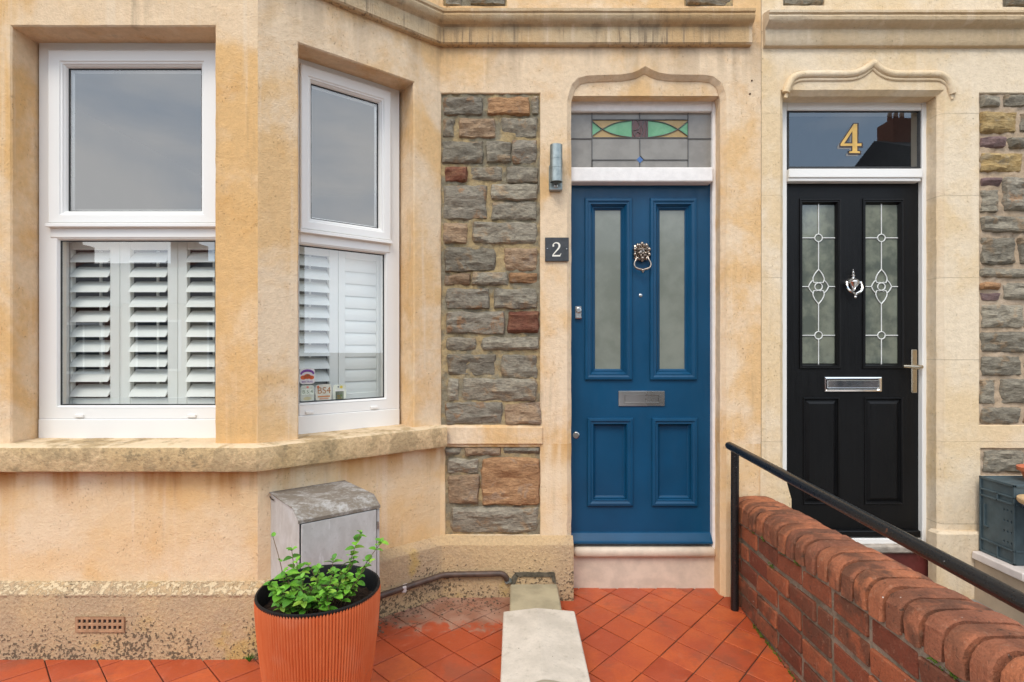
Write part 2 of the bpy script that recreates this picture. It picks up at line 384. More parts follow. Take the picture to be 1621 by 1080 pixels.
M_tilej = mortar_mat('dark_tile_joint', (0.10, 0.055, 0.035), (0.08, 0.05, 0.035), (0.04, 0.03, 0.02))
def tile_mat(name, dirt):
    n = NB(name); v = n.pos; f1 = n.noise(v, 6, 5, 0.6); f2 = n.noise(v, 90, 4, 0.6); f3 = n.noise(v, 16, 6, 0.7, 0.5)
    base = n.mix(n.ramp(n.rnd, 0, 1), (0.36, 0.058, 0.019), (0.54, 0.110, 0.031))
    c = n.mix(n.ramp(f1, 0.38, 0.66), base, (0.42, 0.078, 0.030))
    c = n.mix(n.ramp(f2, 0.38, 0.62, 0.18, 0.0), c, (0.28, 0.06, 0.03))
    wsp = n.ramp(n.voro(v, 15), 0.035, 0.02); c = n.mix(n.mul(wsp, n.ramp(f1, 0.5, 0.56), 0.8), c, (0.6, 0.45, 0.36))
    c = n.mix(n.mul(n.ramp(f3, 0.55, 0.72), 0.35), c, (0.50, 0.15, 0.075))
    c = n.mix(n.mul(n.ramp(n.noise(v, 3.1, 6, 0.7), 0.52, 0.64), 0.45), c, (0.22, 0.075, 0.045))
    sp = n.ramp(n.voro(v, 26), 0.055, 0.03); c = n.mix(n.mul(sp, n.ramp(f3, 0.5, 0.6), 0.7), c, (0.06, 0.04, 0.03))
    if dirt:
        s_ = n.xyz(); 
        near = n.mul(n.ramp(s_[1], 2.30, 2.80), n.ramp(s_[0], -0.85, -0.55))
        d = n.mul(n.ramp(n.add(n.mul(f3, 0.7), n.mul(near, 0.42)), 0.52, 0.68), n.ramp(near, 0.02, 0.4))
        c = n.mix(n.mul(d, 0.72), c, n.mix(n.ramp(f1, 0.4, 0.6), (0.24, 0.15, 0.10), (0.34, 0.24, 0.17)))
    rgh = n.ramp(f3, 0.3, 0.7, 0.32, 0.55)
    return n.fin(c, rgh, 0, 0.4, n.bump(n.add(f2, n.mul(f1, 2)), 0.25, 0.003))
M_tile = tile_mat('red_quarry_tile', False); M_tiled = tile_mat('dusty_red_quarry_tile', True)
def brick_mat(name, a, b):
    n = NB(name)
    cmb = n.t.nodes.new('ShaderNodeVectorMath'); cmb.operation = 'ADD'; n.L(n.obj, cmb.inputs[0])
    rv = n.t.nodes.new('ShaderNodeCombineXYZ'); n.L(n.mul(n.rnd, 41.0), rv.inputs[0]); n.L(n.mul(n.rnd, 23.0), rv.inputs[1]); n.L(rv.outputs[0], cmb.inputs[1]); v = cmb.outputs[0]
    f1 = n.noise(v, 13, 5, 0.6); f2 = n.noise(v, 130, 4, 0.7); f3 = n.noise(v, 40, 5, 0.7)
    c = n.mix(n.rnd, a, b)
    r2 = n.math('FRACT', n.mul(n.rnd, 7.3)); c = n.mix(n.mul(r2, n.ramp(f1, 0.36, 0.56), 0.9), c, (0.13, 0.060, 0.036))
    c = n.mix(n.ramp(f2, 0.35, 0.6, 0.35, 0.0), c, (0.10, 0.045, 0.028))
    c = n.mix(n.mul(n.ramp(f3, 0.58, 0.66), 0.35), c, (0.42, 0.24, 0.15))
    c = n.mix(n.mul(n.ramp(f3, 0.42, 0.34), n.ramp(f1, 0.48, 0.56), 0.8), c, (0.055, 0.038, 0.026))
    wsp = n.mul(n.ramp(n.voro(v, 22), 0.06, 0.035), n.ramp(f1, 0.5, 0.6)); c = n.mix(n.mul(wsp, 0.8), c, (0.7, 0.66, 0.6))
    return n.fin(c, 0.88, 0, 0.22, n.bump(n.add(f2, n.mul(f3, 1.2)), 0.9, 0.006))
M_brick = brick_mat('worn_red_brick', (0.21, 0.058, 0.032), (0.44, 0.130, 0.055))
M_cope = brick_mat('orange_coping_brick', (0.52, 0.175, 0.075), (0.30, 0.110, 0.062))

M_white = plain('white_window_plastic', (0.81, 0.785, 0.745), 0.48, 0, 0.4, 0.008, 2)
M_whitewood = plain('chipped_white_gloss_paint', (0.79, 0.745, 0.705), 0.35, 0, 0.5, 0.05, 30, 0.25)
M_shut = plain('white_shutter_paint', (0.85, 0.86, 0.82), 0.4, 0, 0.4, 0.01, 4)
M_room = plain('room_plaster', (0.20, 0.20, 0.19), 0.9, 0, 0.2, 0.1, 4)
M_dark = plain('gasket_and_gap_shade', (0.02, 0.02, 0.02), 0.6)  # black gasket; also the painted shade in holes and gaps
M_blue = None
def paint(name, a, rough, gr=0.3, sc=(60, 60, 3), spec=0.5, coat=0.0):
    n = NB(name); f = n.noise(n.mapping(n.pos, scale=sc), 1, 5, 0.7); f2 = n.noise(n.pos, 5, 4)
    f3 = n.noise(n.pos, 220, 3, 0.6)
    c = n.mix(n.ramp(f2, 0.3, 0.7), tuple(x*0.92 for x in a), tuple(x*1.1 for x in a))
    return n.fin(c, n.ramp(f, 0.3, 0.7, rough-0.06, rough+0.08), 0, spec, n.bump(n.add(f, n.mul(f3, 0.6)), gr, 0.0022))
M_blue = paint('deep_blue_gloss_paint', (0.0035, 0.056, 0.125), 0.34, 0.14, (26, 26, 4), 0.32)
M_black = paint('black_woodgrain_composite', (0.0045, 0.0045, 0.0048), 0.38, 0.5, (90, 90, 5), 0.25)
def metal(name, col, rough, scr=0.15): return plain(name, col, rough, 1.0, 0.5, 0.1, 3, scr, True)
M_chrome = metal('polished_chrome', (0.75, 0.74, 0.72), 0.12, 0.0)
M_nickel = metal('warm_nickel', (0.56, 0.49, 0.38), 0.22, 0.0)
M_steel = metal('satin_steel', (0.50, 0.49, 0.47), 0.30, 0.0)
M_antique = metal('antique_silver_metal', (0.36, 0.30, 0.25), 0.26, 0.0)
def galv():
    n = NB('galvanised_steel'); f = n.noise(n.pos, 30, 5, 0.6); f2 = n.noise(n.pos, 160, 3)
    c = n.mix(n.ramp(f, 0.35, 0.65), (0.27, 0.31, 0.30), (0.36, 0.40, 0.385)); return n.fin(c, n.ramp(f2, 0.3, 0.7, 0.35, 0.5), 0.75, 0.5)
M_galv = galv()
def cabinet(name, top):
    n = NB(name); f = n.noise(n.pos, 9, 6, 0.7, 0.6); f2 = n.noise(n.mapping(n.pos, scale=(16, 16, 9)), 1, 6, 0.7); f3 = n.noise(n.pos, 60, 4, 0.7)
    c = n.mix(n.ramp(f2, 0.35, 0.65), (0.40, 0.375, 0.345), (0.47, 0.45, 0.42))
    c = n.mix(n.mul(n.ramp(f, 0.5, 0.66), 0.35), c, (0.56, 0.55, 0.54))
    c = n.mix(n.mul(n.ramp(n.noise(n.mapping(n.pos, scale=(50, 50, 9), rot=(0.3, 0.4, 0)), 1, 3), 0.64, 0.69), 0.3), c, (0.68, 0.67, 0.66))
    if top:
        c = n.mix(n.ramp(n.add(n.mul(f, 0.6), n.mul(f3, 0.4)), 0.44, 0.60, 0.93, 0.35), c, (0.155, 0.12, 0.085))
    else:
        c = n.mix(n.mul(n.ramp(f3, 0.60, 0.70), 0.25), c, (0.2, 0.16, 0.12))
    return n.fin(c, n.ramp(f, 0.3, 0.7, 0.5, 0.75) if not top else 0.85, 0.0, 0.5, n.bump(f3, 0.2 if not top else 0.6, 0.003))
M_cab = cabinet('scuffed_grey_cabinet_paint', False); M_cabtop = cabinet('lichen_stained_lid', True)
def pot_mat():
    n = NB('ribbed_orange_plastic'); f = n.noise(n.mapping(n.pos, scale=(60, 60, 7)), 1, 5, 0.65); f2 = n.noise(n.pos, 8, 5, 0.6); z = n.xyz()[2]
    c = n.mix(n.ramp(f, 0.3, 0.7), (0.57, 0.118, 0.034), (0.62, 0.155, 0.052)); c = n.mix(n.mul(n.ramp(f2, 0.52, 0.7), 0.3), c, (0.62, 0.24, 0.13))
    c = n.mix(n.mul(n.ramp(n.noise(n.pos, 45, 5, 0.7), 0.56, 0.66), n.ramp(z, 0.40, 0.18), 0.5), c, (0.30, 0.15, 0.09))
    return n.fin(c, n.ramp(f2, 0.3, 0.7, 0.38, 0.6), 0, 0.4, n.bump(f, 0.2, 0.003))
M_pot = pot_mat()
M_liner = plain('black_plastic_liner', (0.006, 0.006, 0.006), 0.55, spec=0.3)
M_soil = plain('dark_potting_soil', (0.035, 0.02, 0.012), 0.95, 0, 0.2, 0.6, 60, 1.0)
def leaf_mat():
    n = NB('fresh_green_leaf'); c = n.mix(n.rnd, (0.065, 0.22, 0.014), (0.20, 0.45, 0.035)); f = n.noise(n.obj, 9, 3); rr = n.math('FRACT', n.mul(n.rnd, 13.7))
    c = n.mix(n.ramp(rr, 0.80, 1.0, 0.0, 0.7), c, (0.30, 0.42, 0.05)); c = n.mix(n.ramp(rr, 0.35, 0.0, 0.0, 0.7), c, (0.03, 0.11, 0.012))
    c = n.mix(n.ramp(f, 0.3, 0.7, 0.25, 0), c, (0.03, 0.10, 0.01))
    return n.fin(c, 0.5, 0, 0.35, n.bump(f, 0.5, 0.002), **{'Subsurface Weight': 0.0})
M_leaf = leaf_mat(); M_stem = plain('reddish_stem', (0.14, 0.09, 0.04), 0.6)
def rail_mat():
    n = NB('chipped_black_rail_paint'); f = n.noise(n.mapping(n.pos, scale=(1, 1, 1)), 28, 5, 0.65); f2 = n.noise(n.pos, 120, 3, 0.6)
    c = n.mix(n.ramp(f, 0.66, 0.70), (0.010, 0.010, 0.0105), (0.10, 0.035, 0.018)); c = n.mix(n.mul(n.ramp(n.voro(n.pos, 30), 0.07, 0.05), n.ramp(f, 0.52, 0.56), 0.6), c, (0.6, 0.57, 0.53))
    return n.fin(c, n.ramp(f2, 0.3, 0.7, 0.26, 0.36), 0, 0.5, n.bump(f, 0.12, 0.002))
M_rail = rail_mat()
M_pipe = plain('brown_painted_pipe', (0.085, 0.05, 0.035), 0.5, 0, 0.5, 0.3, 20, 0.3)
M_slate = plain('dark_slate', (0.045, 0.048, 0.052), 0.6, 0, 0.4, 0.2, 30, 0.4)
M_ivory = plain('ivory_inlay', (0.78, 0.74, 0.64), 0.5, 0, 0.4, 0.03)
def slab_mat():
    n = NB('cream_painted_concrete'); f = n.noise(n.pos, 7, 6, 0.65); f2 = n.noise(n.pos, 80, 4, 0.7)
    c = n.mix(n.ramp(f, 0.35, 0.65), (0.62, 0.535, 0.435), (0.50, 0.43, 0.345))
    c = n.mix(n.mul(n.ramp(n.noise(n.pos, 19, 6, 0.75), 0.54, 0.66), 0.5), c, (0.34, 0.29, 0.22)); c = n.mix(n.ramp(f2, 0.3, 0.55, 0.2, 0), c, (0.36, 0.3, 0.24))
    sp = n.ramp(n.voro(n.pos, 17), 0.05, 0.03); c = n.mix(n.mul(sp, 0.9), c, (0.05, 0.04, 0.03))
    # ring left by a pot base
    d = n.t.nodes.new('ShaderNodeVectorMath'); d.operation = 'DISTANCE'; cx = n.t.nodes.new('ShaderNodeCombineXYZ'); s_ = n.xyz()
    n.L(s_[0], cx.inputs[0]); n.L(s_[1], cx.inputs[1]); n.L(cx.outputs[0], d.inputs[0]); d.inputs[1].default_value = (0.117, 1.80, 0)
    q = n.math('ABSOLUTE', n.math('SUBTRACT', d.outputs['Value'], 0.105)); c = n.mix(n.mul(n.ramp(q, 0.011, 0.004), n.ramp(f, 0.3, 0.5), 0.75), c, (0.22, 0.17, 0.10))
    return n.fin(c, 0.75, 0, 0.3, n.bump(n.add(f2, f), 0.35, 0.004))
M_slab = slab_mat()
M_conc = plain('grey_green_cement', (0.36, 0.30, 0.19), 0.9, 0, 0.2, 0.16, 9, 0.6)
M_step = plain('pale_pink_step_stone', (0.64, 0.525, 0.41), 0.6, 0, 0.35, 0.10, 14, 0.3)
M_redpaint = plain('dark_red_step_paint', (0.11, 0.022, 0.018), 0.5, 0, 0.4, 0.2, 14, 0.3)
M_greystep = plain('grey_step_stone', (0.36, 0.31, 0.26), 0.9, 0, 0.2, 0.3, 25, 0.6)
M_lowwall = plain('pinkish_beige_render', (0.47, 0.37, 0.27), 0.85, 0, 0.2, 0.12, 5, 0.5)
M_cap = plain('white_painted_coping', (0.66, 0.59, 0.55), 0.6, 0, 0.3, 0.08, 12, 0.35)
M_crate = plain('blue_grey_crate_plastic', (0.060, 0.088, 0.100), 0.5, 0, 0.4, 0.15, 18, 0.15)
M_tan = plain('tan_glaze', (0.52, 0.33, 0.16), 0.35); M_navy = plain('navy_glaze', (0.02, 0.025, 0.08), 0.25); M_creamgl = plain('cream_glaze', (0.6, 0.52, 0.4), 0.4)
M_terra = plain('terracotta', (0.48, 0.14, 0.06), 0.8)
M_vent = plain('terracotta_vent', (0.40, 0.235, 0.13), 0.85, 0, 0.2, 0.15, 30, 0.4)
M_frost = None
def glass_mat(name, ior=2.4, tint=(1, 1, 1), rough=0.0):
    m = bpy.data.materials.new(name); m.use_nodes = True; t = m.node_tree; t.nodes.clear()
    o = t.nodes.new('ShaderNodeOutputMaterial'); mix = t.nodes.new('ShaderNodeMixShader'); tr = t.nodes.new('ShaderNodeBsdfTransparent')
    gl = t.nodes.new('ShaderNodeBsdfAnisotropic'); lw_ = t.nodes.new('ShaderNodeLayerWeight'); f0 = ((ior-1)/(ior+1))**2; p5 = t.nodes.new('ShaderNodeMath'); p5.operation = 'POWER'; p5.inputs[1].default_value = 5; t.links.new(lw_.outputs['Facing'], p5.inputs[0])
    fr = t.nodes.new('ShaderNodeMapRange'); fr.inputs['To Min'].default_value = f0; fr.inputs['To Max'].default_value = 1.0; t.links.new(p5.outputs[0], fr.inputs['Value'])
    tr.inputs['Color'].default_value = (*tint, 1); gl.inputs['Roughness'].default_value = rough
    t.links.new(fr.outputs[0], mix.inputs[0]); t.links.new(tr.outputs[0], mix.inputs[1]); t.links.new(gl.outputs[0], mix.inputs[2]); t.links.new(mix.outputs[0], o.inputs[0])
    return m
M_glass = glass_mat('double_glazing', 2.6, (0.97, 0.98, 0.965))
M_glass4 = glass_mat('dark_fanlight_glass', 2.3, (0.5, 0.52, 0.52))
def frosted(name, a, b, rough=0.22, sc=14, sp=0.5, cw_=0.1):
    n = NB(name); f = n.noise(n.pos, sc, 4, 0.6); f2 = n.noise(n.pos, 160, 3)
    return n.fin(n.mix(n.ramp(f, 0.35, 0.65), a, b), rough, 0, sp, n.bump(n.add(f2, f), 0.12, 0.003), **{'Coat Weight': cw_, 'Coat Roughness': 0.04})
M_frost = frosted('frosted_glass', (0.17, 0.185, 0.15), (0.215, 0.23, 0.19), 0.2, 6, 0.6, 0.4)
M_tex4 = frosted('rippled_door_glass', (0.09, 0.105, 0.085), (0.19, 0.205, 0.155), 0.12, 9, 0.8, 0.8)
M_sgrey = frosted('grey_obscure_glass', (0.21, 0.19, 0.165), (0.25, 0.23, 0.20), 0.3)
M_sgreen = frosted('green_stained_glass', (0.10, 0.30, 0.14), (0.15, 0.37, 0.19), 0.25)
M_samber = frosted('amber_stained_glass', (0.34, 0.215, 0.06), (0.40, 0.26, 0.09), 0.25)
M_smar = frosted('maroon_stained_glass', (0.085, 0.028, 0.022), (0.12, 0.04, 0.03), 0.25)
M_sblue = frosted('blue_stained_glass', (0.03, 0.09, 0.25), (0.05, 0.13, 0.32), 0.25)
M_lead = plain('lead_came', (0.12, 0.12, 0.12), 0.5, 0.3)
M_whitecame = plain('silver_white_came', (0.72, 0.72, 0.69), 0.4)
M_gold = plain('gold_vinyl', (0.66, 0.40, 0.10), 0.35, 0.1); M_brownv = plain('dark_brown_vinyl', (0.045, 0.025, 0.018), 0.4); M_shadev = plain('grey_vinyl', (0.20, 0.19, 0.18), 0.5)
M_moss = plain('bright_moss', (0.09, 0.15, 0.02), 0.9, 0, 0.2, 0.4, 60, 0.8)
M_lens = plain('lamp_lens', (0.12, 0.12, 0.12), 0.2)
M_asph = plain('asphalt', (0.05, 0.05, 0.052), 0.9, 0, 0.2, 0.2, 20, 0.4); M_pave = plain('pavement_slab', (0.24, 0.23, 0.21), 0.9, 0, 0.2, 0.15, 8, 0.4)
M_orend = plain('pale_render', (0.46, 0.39, 0.29), 0.9, 0, 0.2, 0.12, 2); M_obrick = plain('dark_red_house_brick', (0.22, 0.10, 0.07), 0.9, 0, 0.2, 0.15, 9)
M_roof = plain('slate_roof', (0.06, 0.06, 0.065), 0.8, 0, 0.3, 0.2, 6)

# ------------------------------------------------------------------ the plan of the front
F = 2.915                                    # main front
CL, CR = Vector((-2.305, 2.345)), Vector((-1.0846, 2.345))
JR = Vector((-0.3909, F)); JL = Vector((-3.0, F))
def frame_of(a, b):
    d = (b-a).normalized(); M = Matrix.Identity(4)
    M.col[0] = (d.x, d.y, 0, 0); M.col[1] = (-d.y, d.x, 0, 0); M.col[2] = (0, 0, 1, 0); M.col[3] = (a.x, a.y, 0, 1); return M
MF = Matrix.Translation((0, F, 0))
MB0 = frame_of(CL, CR); MC = frame_of(CR, JR); ML = frame_of(JL, CL)
def on(M, px, py, off=0.0):
    """where the sight line through a photo pixel meets the vertical plane M (set in by off); local (x, z)"""
    o = M.col[3].to_3d() + M.col[1].to_3d()*off; nrm = M.col[1].to_3d(); ray = Vector(((px-CX)/FPX, 1, -(py-HY)/FPX)); e = Vector((0, 0, EYE))
    t = (o-e).dot(nrm)/ray.dot(nrm); q = e+ray*t; return (q-M.col[3].to_3d()).dot(M.col[0].to_3d()), q.z
PARTY = PX(1205, F)
ZT = 4.2

# ------------------------------------------------------------------ ground, street
gm = MB(); gm.add([(-150, -150, -0.32), (150, -150, -0.32), (150, 150, -0.32), (-150, 150, -0.32)], [(0, 1, 2, 3)])
gm.build('ground', M_asph, kind='structure')
r_ = MB(); r_.box(-60, 60, -9.0, -1.2, -0.34, -0.16); r_.build('road', M_asph, kind='structure')
r_ = MB(); r_.box(-60, 60, -1.2, 0.75, -0.32, -0.05); r_.build('pavement', M_pave, kind='structure')

# ------------------------------------------------------------------ house 2
H2 = thing('terraced_house', 'orange cream stone house front with a bay window and deep blue door', 'house', (0, F, 0))
# stone panels
Z8 = lambda x0, y0, x1, y1, c: (680+x0/2.92, 130+y0/2.92, 680+x1/2.92, 130+y1/2.92, c)
Z9 = lambda x0, y0, x1, y1, c: (680+x0/2.571, 480+y0/2.571, 680+x1/2.571, 480+y1/2.571, c)
Z7 = lambda x0, y0, x1, y1, c: (1480+x0/1.8, 120+y0/1.8, 1480+x1/1.8, 120+y1/1.8, c)
panelA = [Z8(*a) for a in [(58,62,250,157,'m'),(264,65,466,155,'o'),(470,60,503,152,'g'),(58,165,116,254,'g'),(132,162,308,260,'b'),(330,162,503,260,'g'),
    (56,266,250,380,'g'),(258,268,378,374,'g'),(380,265,502,378,'m'),(66,385,174,462,'r'),(182,387,343,459,'g'),(352,388,503,470,'g'),
    (58,470,268,638,'m'),(280,467,502,548,'g'),(282,550,502,643,'g'),(62,647,181,749,'b'),(195,644,502,750,'g'),(68,760,308,879,'g'),(346,764,502,878,'b'),
    (66,882,190,940,'b'),(193,877,364,944,'g'),(367,878,503,934,'o'),(72,950,279,1050,'m'),(294,950,502,1050,'g')]] + \
    [Z9(*a) for a in [(60,32,308,128,'m'),(316,32,446,126,'r'),(64,137,192,195,'g'),(206,135,448,195,'g'),(70,206,272,296,'g'),(288,208,442,314,'g'),
    (72,304,120,402,'g'),(124,304,442,402,'g'),(62,402,300,498,'m'),(304,397,457,498,'b')]]
panelB = [Z9(*a) for a in [(58,588,132,624,'g'),(140,588,294,623,'b'),(297,588,448,620,'g'),(70,634,201,695,'g'),(70,697,203,820,'b'),(207,625,453,828,'o'),(80,829,449,938,'g')]]
panelC = [Z7(*a) for a in [(130,55,188,90,'g'),(195,52,262,88,'g'),(130,100,235,165,'y'),(240,105,310,160,'g'),(130,172,200,208,'p'),(208,172,310,208,'g'),(130,218,252,275,'y'),(258,218,330,270,'g'),
    (130,288,188,316,'p'),(130,322,184,390,'g'),(194,286,310,388,'m'),(132,398,310,448,'g'),(130,458,230,540,'g'),(238,458,330,538,'g'),(128,546,310,578,'g'),(130,588,190,610,'o'),(130,618,186,641,'p'),
    (196,586,310,642,'g'),(132,650,252,720,'g'),(258,650,340,720,'b'),(130,728,310,790,'g'),(130,797,250,856,'g'),(256,797,330,856,'g'),(128,863,178,936,'g'),(184,863,310,936,'g'),(130,944,245,993,'g'),(252,944,330,993,'b'),
    (270,288,330,320,'g')]]
panelD = [(1556, 712, 1618, 749, 'g'), (1624, 712, 1690, 749, 'b')]
panelU = [(703, -28, 733, 9, 'g'), (744, -30, 801, 9, 'g')]
panelU2 = [(1085, -28, 1160, 9, 'g')]
panelU3 = [(1241, -28, 1304, 9, 'g')]
panelU4 = [(1588, -28, 1650, 11, 'g')]

def stone(parent, r, seed):
    x0, y0, x1, y1, c = r
    X0, X1, Z0, Z1 = PX(x0, F), PX(x1, F), PZ(y1, F), PZ(y0, F)
    X0 -= 0.004; X1 += 0.004; Z0 -= 0.004; Z1 += 0.004; cx, cz = (X0+X1)/2, (Z0+Z1)/2; w, h = (X1-X0)/2, (Z1-Z0)/2
    nx = max(7, min(20, int((X1-X0)/0.012))); nz = max(5, min(14, int((Z1-Z0)/0.012)))
    sx, sz = random.random()*50, random.random()*50; tilt = random.uniform(-0.010, 0.010); tz = random.uniform(-0.006, 0.012)
    prou = random.uniform(0.0, 0.008)
    m = MB(); vs = []
    for j in range(nz+1):
        for i in range(nx+1):
            u = -1+2*i/nx; v = -1+2*j/nz
            # square to rounded outline
            k = 0.05
            uu = u*(1-k*v*v*v*v*abs(u)); vv = v*(1-k*u*u*u*u*abs(v))
            x = uu*w; z = vv*h
            e = min((1-abs(u))*w, (1-abs(v))*h)
            x += 0.010*noise.noise((x*18+sx, z*18, 1.3))*min(1, abs(u)+.2); z += 0.008*noise.noise((x*18, z*18+sz, 7.7))*min(1, abs(v)+.2)
            rd = 1-math.exp(-(e/0.0075)); 
            n1 = noise.fractal((x*14+sx, z*26+sz, 0.5), 1.0, 2.0, 4); n2 = noise.noise((x*6+sz, z*9+sx, 4.1)); n3 = noise.ridged_multi_fractal((x*9+sx, z*22+sz, 2.0), 1.0, 2.0, 3, 1.0, 2.0)
            d = 0.026 - rd*(0.026+0.006+prou+0.010*n1+0.012*n2+0.008*(n3-1)+tilt*u+tz*v)
            vs.append((x, d, z))
    fs = [(j*(nx+1)+i, j*(nx+1)+i+1, (j+1)*(nx+1)+i+1, (j+1)*(nx+1)+i) for j in range(nz) for i in range(nx)]
    m.add(vs, fs)
    me = m.mesh('stone', STONE[c], None, True, 24)
    return link('stone', me, parent, loc=(cx, F, cz))
def stone_panel(house, px0, px1, py0, py1, stones, mat, dep=0.010):
    X0, X1, Z0, Z1 = PX(px0, F)-0.008, PX(px1, F)+0.008, PZ(py1, F)-0.008, PZ(py0, F)+0.008
    nx = max(6, int((X1-X0)/0.012)); nz = max(4, int((Z1-Z0)/0.012)); m = MB()
    m.add([(X0+(X1-X0)*i/nx, F+dep+0.009*noise.fractal((i*0.35, j*0.35, px0), 1, 2, 3), Z0+(Z1-Z0)*j/nz) for j in range(nz+1) for i in range(nx+1)],
          [(j*(nx+1)+i, j*(nx+1)+i+1, (j+1)*(nx+1)+i+1, (j+1)*(nx+1)+i) for j in range(nz) for i in range(nx)])
    p = m.build('stone_panel', mat, house, smooth=True, ang=60)
    for k, s_ in enumerate(stones): stone(p, s_, k)
    return p
def hole(px0, px1, py0, py1): return (rect(PX(px0, F), PX(px1, F), PZ(py1, F), PZ(py0, F)), 0.045, 0.004)
# main wall
def ogee(pts, D): return [(PX(x, D), PZ(y, D)) for x, y in pts]
og2 = [(908, 160), (908, 148), (911, 138), (919, 130), (930, 127), (985, 125), (1003, 122), (1013, 118), (1022, 113), (1031, 118), (1042, 122), (1060, 125), (1112, 125.5), (1126, 127.5), (1136, 135), (1141, 147), (1143, 158)]
door2 = [(PX(905, F), -0.04), (PX(1143, F)-0.003, -0.04)] + [p for p in reversed(ogee(og2, F))] 
door2[-1] = (PX(905, F), door2[-1][1])
w = MB()
w.sheet([(JR.x-0.15, -0.06), (PARTY, -0.06), (PARTY, ZT), (JR.x-0.15, ZT)],
        [hole(698, 855, 148, 673), hole(705, 855, 708, 847), (door2, 0.15, 0.024), hole(702, 802, -30, 9), hole(1084, 1161, -30, 9)])
w.build('front_wall', M_wall, H2, MF)
stone_panel(H2, 698, 855, 148, 673, panelA, M_mort2)
stone_panel(H2, 705, 855, 708, 847, panelB, M_mort2)
stone_panel(H2, 702, 802, -30, 9, panelU, M_mort2); stone_panel(H2, 1084, 1161, -30, 9, panelU2, M_mort2)
# door head set in behind the shaped edge
m = MB(); DL = F+0.028
lp = ogee([(896, 152), (1139, 152), (1147, 157), (1160, 150), (1155, 118), (1022, 104), (896, 118)], DL)
m.prism(densify(lp, 0.05, 0.0006), DL, F+0.15); m.build('door_head', M_wall, H2)
# bay walls
WOFF = 0.129
zt, zb = 2.662, 0.893
fx0, fx1 = PX(18, 2.345)-CL.x, PX(340, 2.345)-CL.x
Lc = (JR-CR).length
cx0 = on(MC, 473, 300)[0]; cx1 = on(MC, 655, 300)[0]
w = MB(); w.sheet(rect(0, (CR-CL).length, -0.06, ZT), [(rect(fx0, fx1, zb, zt), WOFF+0.05, 0.006)]); w.build('bay_front_wall', M_bay, H2, MB0)
w = MB(); w.sheet(rect(0, Lc, -0.06, ZT), [(rect(cx0, cx1, zb, zt-0.012), WOFF+0.05, 0.006)]); w.build('bay_side_wall', M_wall, H2, MC)
w = MB(); w.sheet(rect(0, Lc, -0.06, ZT), []); w.build('bay_side_wall', M_wall, H2, ML)
w = MB(); w.sheet([(-4.2, -0.06), (JL.x, -0.06), (JL.x, ZT), (-4.2, ZT)], []); w.build('front_wall', M_wall, H2, MF)
# rest of the building; its flat top is an added lid against sky light
w = MB(); w.add([(-4.2, F, ZT), (-3.0, F, ZT), (CL.x, CL.y, ZT), (CR.x, CR.y, ZT), (JR.x, F, ZT), (PARTY, F, ZT), (PARTY, 9, ZT), (-4.2, 9, ZT), (-4.2, F, -.06), (-4.2, 9, -.06), (PARTY, 9, -.06)],
                [(0, 1, 2, 3, 4, 5, 6, 7), (0, 7, 9, 8), (7, 6, 10, 9)]); w.build('rear_wall_and_lid', M_bay, H2)
# interior: room behind the bay, hall behind the door
w = MB()
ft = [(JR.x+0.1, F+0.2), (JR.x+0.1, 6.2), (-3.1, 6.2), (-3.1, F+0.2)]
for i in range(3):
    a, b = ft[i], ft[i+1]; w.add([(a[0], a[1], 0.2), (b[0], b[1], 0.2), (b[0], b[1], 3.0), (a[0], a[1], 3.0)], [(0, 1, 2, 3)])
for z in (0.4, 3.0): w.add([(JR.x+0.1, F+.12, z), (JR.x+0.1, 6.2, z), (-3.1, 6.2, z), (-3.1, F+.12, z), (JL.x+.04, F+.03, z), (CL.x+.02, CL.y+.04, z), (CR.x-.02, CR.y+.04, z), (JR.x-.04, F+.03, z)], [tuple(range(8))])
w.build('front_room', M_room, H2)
# base course, sill and cornice run round the bay
bay_path = [JL, CL, CR, JR]
m = MB(); m.sweep([JL, CL, CR, JR, (PX(908, 2.87), F)], [(0.0, 0.322), (0.012, 0.318), (0.046, 0.287), (0.048, 0.28), (0.046, -0.06)], cap1=True)
m.v = [v + Vector((0, 0, 0)) for v in m.v]; m.build('plinth', M_plinth, H2, smooth=True, ang=25)
def rough_sweep(path, prof, step=0.03, amp=0.003, **kw):
    m = MB(); pts = [Vector(p) for p in path]; fine = []
    for i in range(len(pts)-1):
        k = max(1, int((pts[i+1]-pts[i]).length/step))
        fine += [pts[i].lerp(pts[i+1], j/k) for j in range(k)]
    fine.append(pts[-1]); m.sweep(fine, prof, **kw)
    for i, v in enumerate(m.v):
        v += Vector(noise.noise_vector(v*14))*amp + Vector(noise.noise_vector(v*45))*amp*0.5
    return m
sillp = [(-0.17, 0.906), (-0.02, 0.904), (0.020, 0.903), (0.056, 0.899), (0.063, 0.895), (0.066, 0.888), (0.067, 0.85), (0.067, 0.806), (0.065, 0.798), (0.060, 0.795), (0.03, 0.794), (-0.02, 0.794)]
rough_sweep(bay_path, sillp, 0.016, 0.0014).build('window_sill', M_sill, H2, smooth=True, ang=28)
m = MB(); m.rbox(JR.x-0.01, PX(859, F), F-0.013, F+0.04, PZ(703, F), PZ(675, F), 0.005, 0.001); m.build('sill_band', M_wall, H2)
M_drip = None
corn = [(0.0, 2.880), (0.026, 2.882), (0.034, 2.890), (0.034, 2.968), (0.042, 2.976), (0.056, 2.982), (0.068, 2.994), (0.073, 3.010), (0.070, 3.020), (0.078, 3.026), (0.078, 3.040), (0.0, 3.062)]
rough_sweep([JL, CL, CR, JR, (PX(1193, F-0.05), F)], corn, 0.05, 0.0012, cap1=True).build('cornice', M_corn, H2, smooth=True, ang=30)
